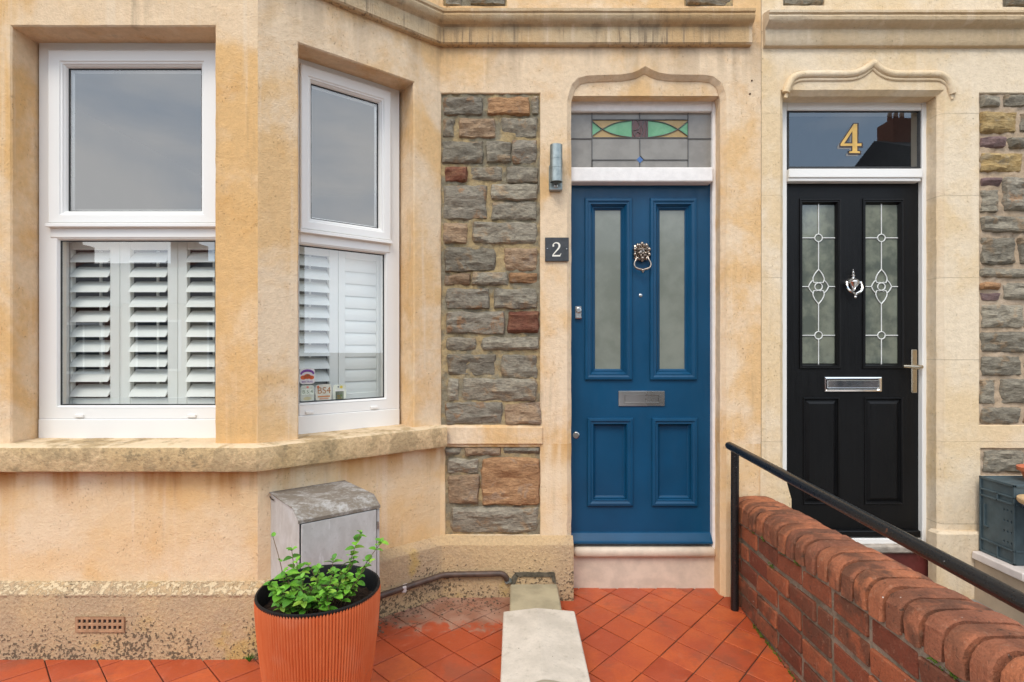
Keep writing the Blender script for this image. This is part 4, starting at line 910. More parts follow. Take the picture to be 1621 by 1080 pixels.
# black door
up4 = [rp(1265, 1331, 315, 584, D4), rp(1365, 1431, 315, 584, D4)]; lo4 = [rp(1271, 1330, 629, 799, D4), rp(1368, 1430, 629, 799, D4)]
door4 = leaf(H4, 'front_door', PX(1243, D4), PX(1458, D4), PZ(853, D4), PZ(286, D4), D4, up4+lo4, M_black)
T4 = Matrix.Translation((0, D4, 0))
for (a, b, c, d), hi in [(p, 1) for p in up4]+[(p, 0) for p in lo4]:
    m = MB()
    if hi:
        m.ring(a, b, c, d, [(0, 0), (0.002, -0.006), (0.007, -0.007), (0.011, -0.002), (0.016, -0.003), (0.024, 0.012), (0.025, 0.03)]); m.build('panel_moulding', M_black, door4, T4)
        i = 0.024; m = MB(); m.add([(a+i, .018, c+i*1.2), (b-i, .018, c+i*1.2), (b-i, .018, d-i*1.2), (a+i, .018, d-i*1.2)], [(0, 1, 2, 3)]); gp = m.build('glass_pane', M_tex4, door4, T4)
        cx = (a+b)/2; U = 0.003455; q = MB(); zz = lambda y: PZ(y, D4)
        def cm(pts, r=0.0028): q.tube([(x, 0.0145, z) for x, z in pts], r, 6)
        circ = lambda z, r: [(cx+r*math.cos(t*math.pi/8), z+r*math.sin(t*math.pi/8)) for t in range(17)]
        a2, b2 = a+i, b-i
        for y in (376, 531): cm(circ(zz(y), 6*U), 0.003); cm([(a2, zz(y)), (cx-6*U, zz(y))]); cm([(cx+6*U, zz(y)), (b2, zz(y))])
        cm([(cx, d-i), (cx, zz(370))]); cm([(cx, zz(382)), (cx, zz(426))]); cm([(cx, zz(481)), (cx, zz(525))]); cm([(cx, zz(537)), (cx, c+i)])
        zc_ = zz(453.5); cm(circ(zc_, 6*U), 0.003)
        for sg in (1, -1):
            cm([(p.x, p.y) for p in smoothpath([Vector((cx, zc_+sg*27.5*U)), Vector((cx-6*U, zc_+sg*20*U)), Vector((cx-9*U, zc_+sg*12*U)), Vector((cx-7*U, zc_+sg*6*U))], 4)], 0.003)
            cm([(p.x, p.y) for p in smoothpath([Vector((cx, zc_+sg*27.5*U)), Vector((cx+6*U, zc_+sg*20*U)), Vector((cx+9*U, zc_+sg*12*U)), Vector((cx+7*U, zc_+sg*6*U))], 4)], 0.003)
            cm([(cx-7*U, zc_+sg*6*U), (cx-3*U, zc_+sg*7*U), (cx, zc_+sg*6*U), (cx+3*U, zc_+sg*7*U), (cx+7*U, zc_+sg*6*U)], 0.002)
            cm([(p.x, p.y) for p in smoothpath([Vector((cx+sg*16*U, zc_)), Vector((cx+sg*13*U, zc_+6*U)), Vector((cx+sg*9*U, zc_+10*U))], 4)], 0.003)
            cm([(p.x, p.y) for p in smoothpath([Vector((cx+sg*16*U, zc_)), Vector((cx+sg*13*U, zc_-6*U)), Vector((cx+sg*9*U, zc_-10*U))], 4)], 0.003)
        cm([(a2, zc_), (cx-16*U, zc_)]); cm([(cx+16*U, zc_), (b2, zc_)])
        q.build('lead_pattern', M_whitecame, door4, T4, smooth=True)
    else:
        m.ring(a, b, c, d, [(0, 0), (0.002, -0.004), (0.006, -0.005), (0.010, 0.0), (0.014, 0.010), (0.018, 0.010), (0.036, 0.0)]); m.build('panel_moulding', M_black, door4, T4)
        m = MB(); i = 0.035; m.add([(a+i, 0.0005, c+i), (b-i, 0.0005, c+i), (b-i, 0.0005, d-i), (a+i, 0.0005, d-i)], [(0, 1, 2, 3)]); m.build('door_panel', M_black, door4, T4)
a, b, c, d = rp(1304, 1394, 597, 619.5, D4)
m = MB(); m.ring(a, b, c, d, [(0, 0.0), (0, -0.010), (0.006, -0.012), (0.010, -0.006), (0.012, -0.004), (0.014, 0.0)]); m.rbox(a+0.015, b-0.015, -0.009, 0.003, c+0.016, d-0.016, 0.004); m.build('letterbox', M_chrome, door4, T4)
kx, kz = PX(1348.5, D4), PZ(450, D4); s_ = 0.003455
m = MB(); m.lathe((kx, -0.012, kz), [(0, -12*s_), (2.5*s_, -11*s_), (4*s_, -7*s_), (9*s_, 1*s_), (10*s_, 3*s_), (8*s_, 6*s_), (5*s_, 8*s_), (2*s_, 11*s_), (3.2*s_, 13*s_), (1.6*s_, 15*s_), (2.2*s_, 18*s_), (0.8*s_, 20*s_), (1.2*s_, 22*s_), (0, 23.5*s_)], 16)
m.build('door_knocker', M_chrome, door4, T4, smooth=True, ang=40)
m = MB(); pts = smoothpath([(kx-11*s_, -0.016, kz+3*s_), (kx-11.5*s_, -0.026, kz-5*s_), (kx-9*s_, -0.032, kz-11*s_), (kx-3*s_, -0.036, kz-15*s_), (kx, -0.036, kz-16*s_), (kx+3*s_, -0.036, kz-15*s_), (kx+9*s_, -0.032, kz-11*s_), (kx+11.5*s_, -0.026, kz-5*s_), (kx+11*s_, -0.016, kz+3*s_)], 4); m.tube(pts, 1.9*s_, 8)
m.ell((kx, -0.030, kz-21*s_), 2.4*s_, 2.4*s_, 2.4*s_, 10, 6); m.ell((kx, -0.036, kz-17*s_), 2.2*s_, 2.2*s_, 2.0*s_, 10, 6); m.build('knocker_ring', M_chrome, door4, T4, smooth=True)
a, b, c, d = rp(1441.5, 1451, 553.5, 622, D4)
m = MB(); m.rbox(a, b, -0.009, 0.0, c, d, 0.004); m.lathe(((a+b)/2, -0.008, PZ(581, D4)), [(0.013, 0), (0.013, 0.03), (0.0, 0.03)], 14, 'Y'); m.lathe(((a+b)/2, -0.008, PZ(606, D4)), [(0.008, 0), (0.008, 0.003), (0.0, 0.003)], 12, 'Y')
hd = m.build('handle_plate', M_nickel, door4, T4, smooth=True, ang=30)
m = MB(); m.tube([((a+b)/2+0.014, -0.045, PZ(580.5, D4)), (a, -0.046, PZ(580.5, D4)), (PX(1421, D4), -0.043, PZ(579.5, D4))], [0.010, 0.010, 0.008], 10); m.build('door_handle', M_nickel, door4, T4, smooth=True, ang=40)
m = MB(); m.rbox(PX(1246, D4), PX(1452, D4), D4-0.03, D4+0.02, PZ(851, D4-.03), PZ(838, D4), 0.004); m.build('weatherboard', M_black, door4)
m = MB(); m.rbox(PX(1246, D4), PX(1456, DFR), DFR-0.005, D4+0.1, PZ(864, DFR), PZ(852, D4-.03)-.001, 0.003); m.build('door_threshold', M_white, H4)
m = MB(); m.rbox(PX(1238, F), PX(1466, 3.0)+.02, 2.97, D4+0.1, PZ(877, 2.97), PZ(864.5, 2.97), 0.008, 0.002); m.build('door_step', M_greystep, H4)
m = MB(); m.box(PX(1230, F), PX(1472, 3.0), 2.99, 3.2, -0.06, PZ(877, 2.97)+.001); m.build('step_riser', M_redpaint, H4)

# ------------------------------------------------------------------ forecourt: quarry tiles laid on the diagonal
fm = MB(); fm.box(0.0, PARTY+0.2, 0.75, 3.05, -0.08, -0.005); floorR = fm.build('tiled_path', M_tilej, kind='structure')
fm = MB(); fm.box(-3.6, 0.0, 0.75, 3.0, -0.08, 0.010); floorL = fm.build('forecourt', M_tilej, kind='structure')
fm = MB(); fm.box(PARTY+0.2, 4.2, 0.75, 3.0, -0.08, 0.0); floor4 = fm.build('neighbour_path', M_pave, kind='structure')
def tile_mesh(hx, hy, mat, gap=0.0040):
    m = MB(); vs = []
    for sc, z in ((1-gap/hx*0.8, -0.012), (1-gap/hx*0.8, -0.0016), (1-gap/hx*1.6, 0.0)):
        vs += [(hx*sc, 0, z), (0, hy*sc, z), (-hx*sc, 0, z), (0, -hy*sc, z)]
    m.add(vs, [(8, 9, 10, 11)]+[(k*4+j, k*4+(j+1) % 4, (k+1)*4+(j+1) % 4, (k+1)*4+j) for k in (0, 1) for j in range(4)]); return m.mesh('tile', mat)
def inside_bay(x, y):
    if y > F-0.01: return True
    if CL.x <= x <= CR.x: return y > CR.y-0.0
    if CR.x < x < JR.x: return y > CR.y+(x-CR.x)*(JR.y-CR.y)/(JR.x-CR.x)
    return x < CL.x and y > CR.y
def lay(parent, hx, hy, ox, oy, x0, x1, y0, y1, z, mat, skip):
    me = tile_mesh(hx, hy, mat); n = 0
    for i in range(-60, 61):
        for j in range(-60, 61):
            if (i+j) % 2: continue
            x = ox+(i)*hx; y = oy+(j+1)*hy
            if not (x0-hx < x < x1+hx and y0 < y < y1+hy): continue
            if skip(x, y, hx, hy): continue
            link('tile', me, parent, loc=(x, y, z+random.uniform(-0.0012, 0.0012)), rot=(random.uniform(-.006, .006), random.uniform(-.006, .006), random.uniform(-.006, .006))); n += 1
    return n
nR = lay(floorR, 0.105, 0.1215, PX(1022.8, 2.599), 2.599, 0.12, 1.24, 1.0, 3.05, 0.0, M_tile, lambda x, y, a, b: x-a > 1.15 or x+a < 0.2 or y-b > 3.03)
nL = lay(floorL, 0.109, 0.108, -0.3656, 2.4616, -2.6, 0.02, 1.25, 2.95, 0.017, M_tiled, lambda x, y, a, b: inside_bay(x+a*.9, y-b*.1) and inside_bay(x, y-b) and inside_bay(x-a*.9, y-b*.1))
print('tiles', nR, nL)
# dust, grit and bits of stem that collect against the bay
gr = MB(); random.seed(21)
for k in range(420):
    t = random.random(); x = CR.x+0.35+t*(0.05-CR.x-0.35)
    yb = min(F-0.055, CR.y+(x-CR.x)*(JR.y-CR.y)/(JR.x-CR.x)-0.06); y = yb-abs(random.gauss(0, 0.10))-0.004
    if x > -0.07: continue
    s_ = random.choice([0.0015, 0.002, 0.003, 0.005]); z = 0.0185
    if random.random() < 0.25:
        a_ = random.random()*6.28; l = random.uniform(0.01, 0.03); gr.tube([(x, y, z), (x+math.cos(a_)*l, y+math.sin(a_)*l, z+0.002)], 0.0009, 4)
    else: gr.rbox(x-s_, x+s_, y-s_*0.8, y+s_*0.8, z-s_*.3, z+s_*0.8, s_*0.5, s_*0.2)
gr.build('grit', plain('brown_grit', (0.15, 0.10, 0.065), 0.95, 0, 0.2, 0.6, 80), kind='stuff')

# ------------------------------------------------------------------ low wall with cream slab
lw = thing('low_wall', 'ankle high cement wall capped with a cream ridged slab between two tiled yards', 'low wall', (0.1, 2.4, 0))
m = rough = MB(); m.rbox(-0.024, 0.218, 0.85, F-0.046, -0.06, 0.088, 0.006, 0.001); m.build('wall_base', M_conc, lw)
m = MB(); xa, xb, xm = -0.050, 0.262, PX(850, 2.438); y0, y1 = 0.95, 2.438
sec = [(xa, 0.094), (xa, 0.146), (xa+0.004, 0.150), (xm-0.004, 0.166), (xm+0.004, 0.166), (xb-0.004, 0.152), (xb, 0.148), (xb, 0.094)]
n = len(sec); m.add([(x, y0, z) for x, z in sec]+[(x, y1-0.003, z) for x, z in sec]+[(x+(0.003 if x == xa else -0.003 if x == xb else 0), y1, z-0.003) for x, z in sec],
      [tuple(range(n)), tuple(2*n+i for i in reversed(range(n)))]+[(k*n+i, k*n+(i+1) % n, (k+1)*n+(i+1) % n, (k+1)*n+i) for k in (0, 1) for i in range(n)]); m.build('coping_slab', M_slab, lw)

# ------------------------------------------------------------------ brick wall beside the path
bw = thing('brick_wall', 'low red brick wall with a rounded brick coping beside the tiled path', 'brick wall', (1.2, 2.0, 0))
def wx(y): return 1.103+0.0424*(y-2.172)             # left face of the wall
def wz(y): return 0.4345+(2.755-y)*0.0583            # underside of the coping
YE, YN, WT = 2.905, 0.95, 0.225
m = MB(); a, b = YN, YE; i = 0.007
m.add([(wx(a)+i, a, -.06), (wx(a)+WT-i, a, -.06), (wx(b)+WT-i, b, -.06), (wx(b)+i, b, -.06), (wx(a)+i, a, wz(a)+.004), (wx(a)+WT-i, a, wz(a)+.004), (wx(b)+WT-i, b, wz(b)+.004), (wx(b)+i, b, wz(b)+.004)],
      [(0, 3, 2, 1), (4, 5, 6, 7), (0, 1, 5, 4), (1, 2, 6, 5), (2, 3, 7, 6), (3, 0, 4, 7)]); m.build('mortar_core', M_mortb, bw)
m = MB(); i = 0.020; m.add([(wx(a)+i, a, wz(a)), (wx(a)+WT-i, a, wz(a)), (wx(b)+WT-i, b, wz(b)), (wx(b)+i, b, wz(b)), (wx(a)+i+.01, a, wz(a)+.078), (wx(a)+WT-i-.01, a, wz(a)+.078), (wx(b)+WT-i-.01, b, wz(b)+.078), (wx(b)+i+.01, b, wz(b)+.078)], [(4, 5, 6, 7), (0, 1, 5, 4), (1, 2, 6, 5), (2, 3, 7, 6), (3, 0, 4, 7)]); m.build('coping_mortar', M_mortb, bw)
random.seed(5)
def brick_variants(lx, ly, lz, n, mat, jit): 
    r = []
    for k in range(n):
        q = MB(); q.rbox(-lx/2, lx/2, -ly/2, ly/2, -lz/2, lz/2, 0.0042, jit); r.append(q.mesh('brick', mat))
    return r
LB = 0.218; CH = 0.0872
bs = brick_variants(0.10, LB-0.017, CH-0.018, 8, M_brick, 0.0048); bh = brick_variants(0.10, LB/2-0.016, CH-0.018, 5, M_brick, 0.0045)
yaw = -math.atan(0.0424); pit = -math.atan(0.0583)
for side in (0, 1):
    for c in range(6):
        y = YE-0.012-(0.0 if c % 2 else LB*0.48)
        if c % 2 == 0:
            seq0 = [(YE-0.012-LB*0.24, True)]
        else: seq0 = []
        seq = list(seq0); 
        while y-LB > YN:
            if random.random() < 0.14: seq.append((y-LB/4, True)); y -= LB/2
            else: seq.append((y-LB/2, False)); y -= LB
        for yc, half in seq:
            z = wz(yc)-0.006-CH*(c+0.5)
            if z < -0.03: continue
            x = wx(yc)+(0.049 if side == 0 else WT-0.049)+random.uniform(-0.0025, 0.002)
            link('brick', random.choice(bh if half else bs), bw, loc=(x, yc, z), rot=(pit+random.uniform(-.012, .012), random.uniform(-.02, .02), yaw+random.uniform(-.012, .012)))
# coping bricks on edge with rounded shoulders
cms = []
for k in range(6):
    q = MB(); hw, hh, r = 0.116, 0.108, 0.058; t = 0.063
    sec = [(-hw, 0), (-hw, hh-r)]+[(-hw+r-r*math.cos(a_), hh-r+r*math.sin(a_)) for a_ in (0.39, 0.79, 1.18, 1.57)]+[(0, hh+0.002)]+[(hw-r+r*math.cos(a_), hh-r+r*math.sin(a_)) for a_ in (1.57, 1.18, 0.79, 0.39)]+[(hw, hh-r), (hw, 0)]
    n = len(sec); vs = []
    for yy, sc in ((-t/2, 0.955), (-t/2+0.007, 0.995), (t/2-0.007, 1.0), (t/2, 0.955)):
        for x, z in sec: vs.append((x*sc+random.uniform(-.0025, .0025), yy+random.uniform(-.002, .002), (z*sc if z > 0 else 0.0)+random.uniform(-.002, .002)))
    q.add(vs, [tuple(range(n)), tuple(3*n+i for i in reversed(range(n)))]+[(kk*n+i, kk*n+(i+1) % n, (kk+1)*n+(i+1) % n, (kk+1)*n+i) for kk in range(3) for i in range(n)])
    cms.append(q.mesh('coping_brick', M_cope, None, True, 28))
y = YE-0.045; random.seed(9)
while y > YN:
    link('coping_brick', random.choice(cms), bw, loc=(wx(y)+WT/2-0.002+random.uniform(-.004, .004), y, wz(y)+random.uniform(-.003, .003)), rot=(pit+random.uniform(-.03, .03), random.uniform(-.02, .02), yaw+random.uniform(-.03, .03))); y -= 0.0800
# moss tufts in the wall joints
ms = MB()
for k in range(520):
    cl = random.choice([(2.50, 0.0), (2.30, 0.0), (2.18, 0.0), (2.62, 0.0), (1.42, 0.0), (1.36, 0.0), (2.42, -0.09)]) if k < 230 else (random.uniform(2.0, 2.62), None)
    yy = cl[0]+random.gauss(0, 0.012); s_ = random.uniform(0.0012, 0.003)
    if cl[1] is None: xx, zz_ = wx(yy)-abs(random.gauss(0, 0.004)), abs(random.gauss(0, 0.006))
    else: xx, zz_ = wx(yy)+random.uniform(-0.004, 0.004), wz(yy)-0.004+cl[1]+random.gauss(0, 0.004)
    ms.ell((xx, yy, zz_), s_, s_, s_*0.8, 5, 3)
ms.build('moss', M_moss, bw, kind='stuff')
# handrail
hr = thing('handrail', 'chipped black round steel handrail sloping over the brick wall', 'handrail', (1.097, 2.774, 0))
m = MB(); m.tube([(1.097, 2.774, -0.03), (1.099, 2.775, PZ(707, 2.775))], 0.0195, 14); m.build('post', M_rail, hr, smooth=True, ang=50)
e = P(1621, 955, 1.225); s0 = P(1155, 706, 2.79); d = (e-s0).normalized()
m = MB(); m.tube([s0-d*0.012, s0, e, e+d*0.35], [0.018, 0.0205, 0.0205, 0.0205], 16); m.build('rail', M_rail, hr, smooth=True, ang=50)

# ------------------------------------------------------------------ meter cabinet on the side of the bay
th = math.atan2((JR-CR).y, (JR-CR).x)
A0 = Vector((-1.0475, 2.3757)); MCAB = Matrix.Identity(4); MCAB.col[0] = MC.col[0]; MCAB.col[1] = MC.col[1]; MCAB.col[3] = (A0.x, A0.y, 0, 1)
cab = thing('meter_cabinet', 'weathered grey metal meter cabinet with a stained lid on the side of the bay', 'meter box', (A0.x, A0.y, 0.3))
cw, cd, cz0, cz1 = 0.3285, 0.364, 0.300, 0.690
m = MB(); sec = [(0.0, cz0), (-cd, cz0), (-cd, cz1-0.034), (-cd+0.055, cz1-0.006), (0.0, cz1-0.006)]
n = 5; m.add([(0.004, y, z) for y, z in sec]+[(cw-0.004, y, z) for y, z in sec], [tuple(range(n)), tuple(n+i for i in reversed(range(n)))]+[(i, (i+1) % n, n+(i+1) % n, n+i) for i in range(n)]); m.build('body', M_cab, cab, MCAB)
m = MB(); t = 0.005; ex = 0.002
o_ = [(0.0, cz1), (-cd+0.053, cz1), (-cd-0.008, cz1-0.034), (-cd-0.008, cz1-0.046)]; i_ = [(-cd-0.004, cz1-0.046), (-cd-0.003, cz1-0.035), (-cd+0.053, cz1-t), (0.0, cz1-t)]; sec = o_+i_; n = 8
m.add([(-ex, y, z) for y, z in sec]+[(cw+ex, y, z) for y, z in sec], [(0, 1, 6, 7), (1, 2, 5, 6), (2, 3, 4, 5), (8, 15, 14, 9), (9, 14, 13, 10), (10, 13, 12, 11)]+[(i, (i+1) % n, n+(i+1) % n, n+i) for i in range(n)]); m.build('lid', M_cabtop, cab, MCAB)
m = MB(); m.rbox(0.010, cw-0.014, -cd-0.007, -cd+0.002, cz0+0.01, cz1-0.050, 0.002); dr = m.build('cabinet_door', M_cab, cab, MCAB)
m = MB(); m.box(cw-0.010, cw+0.001, -cd-0.002, -cd+0.01, cz0, cz1-0.05); m.build('door_edge', M_cab, cab, MCAB)
m = MB(); m.box(0.0045, cw-0.0105, -cd-0.0012, -cd+0.004, cz0+.005, cz1-0.036); m.build('door_gap_shade', M_dark, cab, MCAB)  # dark plate behind the door, painting the shade in its gaps
m = MB(); m.prism([(-.0025, cz1-.012), (0.028, cz1-.020), (0.05, cz1-.017), (0.06, cz1-.0225), (0.03, cz1-.0265), (-.0025, cz1-.0215)], -0.0004, 0.0004); q_ = MCAB @ Matrix(((0, 1, 0, -0.0026), (-1, 0, 0, -0.01), (0, 0, 1, 0), (0, 0, 0, 1))); m.build('lid_crack', M_dark, cab, q_)
m = MB()
for z in (cz1-0.10, cz0+0.05): m.tube([(cw-0.010, -cd-0.008, z), (cw-0.010, -cd-0.008, z-0.03)], 0.004, 8)
m.build('hinge', M_steel, cab, MCAB)

# ------------------------------------------------------------------ pipe along the plinth
pp = thing('drain_pipe', 'thin brown pipe running low along the bay base to an elbow', 'pipe', P(700, 912, 2.84))
dirc = (JR-CR).normalized(); nrm = Vector((dirc.y, -dirc.x))
def onplinth(px, py, off=0.062):
    o = CR+nrm*off; ray = Vector(((px-CX)/FPX, 1)); 
    t = (o.dot(nrm))/ray.dot(nrm); return Vector(((px-CX)/FPX*t, t, PZ(py, t)))
a, b = onplinth(540, 964), onplinth(699, 911); c_ = P(703, 910, F-0.062); d_ = P(792, 908, F-0.062)
pts = [a, a.lerp(b, 0.5), b, c_.lerp(d_, 0.05), d_, d_+Vector((0.016, 0, -0.004)), d_+Vector((0.028, 0, -0.016)), d_+Vector((0.034, 0.004, -0.034))]
m = MB(); m.tube(pts, 0.0145, 12); m.build('pipe', M_pipe, pp, smooth=True, ang=50)
q = d_+Vector((0.034, 0.004, -0.036)); m = MB(); m.tube([q, q+Vector((0.016, 0.02, -0.012))], 0.017, 12); m.build('pipe_end', M_galv, pp, smooth=True, ang=50)
m = MB(); q = onplinth(640, 932); m.rbox(q.x-0.012, q.x+0.012, q.y-0.018, q.y+0.03, q.z-0.014, q.z+0.016, 0.004); m.build('pipe_clip', M_cap, pp)

# ------------------------------------------------------------------ planter and herb
pc = Vector((-0.650, 1.85, 0.0)); RZ = 0.508; R0 = 0.198
pl = thing('planter', 'ribbed orange plastic flower pot with a black liner in front of the bay', 'planter', pc+Vector((0, 0, -0.02)))
m = MB(); NR = 124; prof = [(0.130, 0.0), (0.136, 0.012), (0.158, 0.12), (0.178, 0.25), (0.191, 0.37), (0.1965, 0.45), (0.198, 0.485), (0.1965, 0.502)]; vs = []; fs = []
for r, h in prof:
    for k in range(NR*4):
        a_ = 2*math.pi*k/(NR*4); rr = r*(1-(0.0, 0.008, 0.030, 0.008)[k % 4]); vs.append((pc.x+rr*math.cos(a_), pc.y+rr*math.sin(a_), 0.017+h*(RZ-0.017)/0.502))
N4 = NR*4
for i in range(len(prof)-1):
    for k in range(N4): fs.append((i*N4+k, i*N4+(k+1) % N4, (i+1)*N4+(k+1) % N4, (i+1)*N4+k))
m.add(vs, fs); m.build('pot_body', M_pot, pl, smooth=True, ang=50)
m = MB(); m.lathe((pc.x, pc.y, 0), [(0.1925, RZ-0.012), (0.197, RZ-0.003), (0.196, RZ+0.002), (0.190, RZ+0.003), (0.1875, RZ-0.003), (0.180, RZ-0.10), (0.172, RZ-0.20)], 72); m.f.pop(); m.build('pot_liner', M_liner, pl, smooth=True, ang=60)
m = MB(); vs = []; nn = 26
for i in range(nn+1):
    for j in range(nn+1):
        u, v = -1+2*i/nn, -1+2*j/nn; x, y = u*math.sqrt(1-v*v/2)*0.183, v*math.sqrt(1-u*u/2)*0.183
        vs.append((pc.x+x, pc.y+y, RZ-0.062+0.012*noise.fractal((x*30, y*30, 0.3), 1, 2, 4)))
m.add(vs, [(i*(nn+1)+j, (i+1)*(nn+1)+j, (i+1)*(nn+1)+j+1, i*(nn+1)+j+1) for i in range(nn) for j in range(nn)]); m.build('soil', M_soil, pl, smooth=True, ang=60)
herb = thing('herb_plant', 'bright green leafy mint plant growing out of the orange pot', 'plant', pc+Vector((0, 0, RZ-0.06)))
random.seed(33)
def leaf_mesh(L, Wd, fold, curl):
    q = MB(); prof = [(0.0, 0.06), (0.12, 0.62), (0.34, 0.98), (0.58, 0.98), (0.84, 0.66), (1.0, 0.10)]; vs = []
    for t, wv in prof:
        z = -curl*t*t*L; vs += [(-wv*Wd/2, t*L, z+fold*wv*Wd*0.5), (0, t*L, z), (wv*Wd/2, t*L, z+fold*wv*Wd*0.5)]
    fs = []
    for i in range(5): fs += [(3*i, 3*i+1, 3*i+4, 3*i+3), (3*i+1, 3*i+2, 3*i+5, 3*i+4)]
    q.add(vs, fs); return q.mesh('leaf', M_leaf, None, True, 60)
lms = [leaf_mesh(1.0, 0.80, 0.35, 0.30), leaf_mesh(1.0, 0.72, 0.25, 0.45), leaf_mesh(1.0, 0.86, 0.45, 0.15), leaf_mesh(1.0, 0.76, 0.3, 0.6)]
nleaf = 0
def add_leaf(p, az, el, L):
    global nleaf
    R = Matrix.Rotation(az, 4, 'Z') @ Matrix.Rotation(el, 4, 'X') @ Matrix.Rotation(random.uniform(-.4, .4), 4, 'Y')
    o = bpy.data.objects.new('leaf', random.choice(lms)); COL.objects.link(o); o.parent = herb; o.matrix_parent_inverse = PW[herb.name].inverted()
    o.matrix_basis = Matrix.Translation(p) @ R @ Matrix.Scale(L, 4); nleaf += 1
# stems: (base dx, dy), tip photo pixel at depth, number of pairs
rs_ = random.Random(4)
extra = [((rs_.uniform(-.11, .09), rs_.uniform(-.10, .05)), None, 4) for _ in range(22)]
stems = [((-0.10, -0.01), (432, 850, 1.86), 3), ((-0.09, 0.02), (462, 872, 1.88), 5), ((-0.10, -0.04), (428, 925, 1.76), 4), ((-0.05, 0.0), (470, 888, 1.84), 6), ((-0.04, -0.05), (450, 905, 1.78), 5), ((-0.02, 0.03), (488, 895, 1.88), 5),
         ((0.0, -0.06), (478, 915, 1.76), 6), ((0.01, 0.0), (505, 900, 1.84), 5), ((0.02, 0.06), (528, 884, 1.92), 5), ((0.04, -0.04), (528, 905, 1.80), 6), ((0.06, 0.03), (560, 885, 1.90), 5), ((0.07, 0.05), (571, 843, 1.94), 8), ((0.09, 0.04), (604, 858, 1.94), 7),
         ((0.08, -0.01), (585, 890, 1.86), 5), ((-0.06, -0.08), (445, 935, 1.72), 5), ((-0.02, -0.09), (475, 945, 1.70), 5), ((0.03, -0.08), (515, 935, 1.73), 5), ((-0.04, -0.02), (452, 920, 1.78), 4), ((0.05, 0.0), (548, 912, 1.82), 5), ((0.0, -0.03), (495, 928, 1.76), 4), ((0.05, -0.06), (535, 940, 1.76), 4), ((-0.09, -0.06), (440, 955, 1.73), 4)]
for (dx, dy), tip, npair in stems+extra:
    b0 = pc+Vector((dx, dy, RZ-0.064)); t0 = P(*tip) if tip else b0+Vector((dx*0.25+rs_.uniform(-.02, .02), dy*.2+rs_.uniform(-.02, .02), rs_.uniform(.05, .10)))
    tip = tip or (0, 900); mid = b0.lerp(t0, 0.5)+Vector((random.uniform(-.012, .012), random.uniform(-.01, .01), 0.015))
    path = smoothpath([b0, mid, t0], 5); q = MB(); q.tube(path, [0.0018*(1-0.5*i/len(path)) for i in range(len(path))], 5); q.build('stem', M_stem, herb, smooth=True, ang=60)
    az0 = random.random()*3.14
    lean = t0[0] < -0.78 and tip[1] < 860
    for k in range(npair):
        f = 0.28+0.72*k/(npair-1) if npair > 1 else 1; i = min(len(path)-1, int(f*(len(path)-1)+0.5)); p = path[i]
        L = random.uniform(0.024, 0.036)*random.choice((1.0, 1.0, 0.8, 1.15, 0.65))*(1.0 if f < 0.85 else 0.72)*(0.55 if lean else 1)
        az = az0+k*1.57+random.uniform(-.4, .4)
        for s2 in (0, math.pi): add_leaf(p, az+s2, random.uniform(0.0, 0.75), L)
    add_leaf(path[-1], random.random()*6.28, 0.9, 0.018)
print('leaves', nleaf)
# weed at the foot of the wall
wp = P(395, 1042, 2.28); wp.z = 0.018
weed = thing('weed', 'tiny bright green weed at the foot of the bay beside the pot', 'weed', wp)
m = MB()
for k in range(26):
    a_ = random.random()*6.28; l = random.uniform(0.012, 0.034); t0 = wp+Vector((math.cos(a_)*l*0.8, math.sin(a_)*l*0.35-0.004, l*random.uniform(.6, 1.4)))
    m.tube([wp, wp.lerp(t0, .6)+Vector((0, 0, 0.006)), t0], [0.0008, 0.0016, 0.0004], 4)
m.build('foliage', M_leaf, weed)

# ------------------------------------------------------------------ wall light and number plate
lx = PX(880, 2.87)
lamp = thing('wall_light', 'galvanised tube wall light with a motion sensor above the number plate', 'wall light', (lx, F, PZ(300, F)))
m = MB(); a, b, c, d = PX(869, F-0.02), PX(890, F-0.02), PZ(302, F-0.02), PZ(262, F-0.02); m.rbox(a, b, F-0.028, F+0.002, c, d, 0.004); bk = m.build('bracket', M_galv, lamp)
m = MB(); R = 9.8*2.86/FPX; z0, z1 = PZ(289, 2.86), PZ(231, 2.86); h = z1-z0
m.lathe((lx, F-0.062, z0), [(R*0.86, 0.012), (R*0.9, 0.0), (R, 0.0), (R, h*.36), (R*.965, h*.362), (R*.965, h*.372), (R, h*.374), (R, h*.60), (R*.965, h*.602), (R*.965, h*.612), (R, h*.614), (R, h), (R*.9, h), (R*.86, h-0.01)], 28); m.f.pop(); m.build('tube', M_galv, lamp, smooth=True, ang=30)
m = MB(); m.lathe((lx, F-0.062, z0+0.010), [(R*0.88, 0), (0.0, -0.003)], 24); m.lathe((lx, F-0.062, z0+h-0.010), [(R*0.88, 0), (0.0, 0.001)], 24); m.build('lens', M_lens, lamp)
m = MB(); m.box(lx-0.008, lx+0.008, F-0.045, F-0.02, z0+h*.42, z0+h*.56); m.build('arm', M_galv, lamp)
m = MB(); m.lathe((PX(880, F-.03), F-0.027, PZ(294.5, F-.03)), [(0.011, 0), (0.010, 0.004), (0.006, 0.007), (0, 0.008)], 16, 'Y'); m.build('sensor', M_steel, lamp, smooth=True)
plq = thing('number_plate', 'square dark slate number plate with an ivory 2 beside the blue door', 'house number', (PX(881, F), F, PZ(414, F)))
DP = F-0.013; a, b, c, d = rp(863, 900.5, 376, 413.5, DP)
m = MB(); m.rbox(a, b, DP, F+0.001, c, d, 0.0015); m.build('slate_plate', M_slate, plq)
m = MB(); numeral_two(m, PX(881, DP), PZ(395, DP), 22.5*DP/FPX, DP-0.0012, DP+0.0005); m.build('numeral', M_ivory, plq)
m = MB()
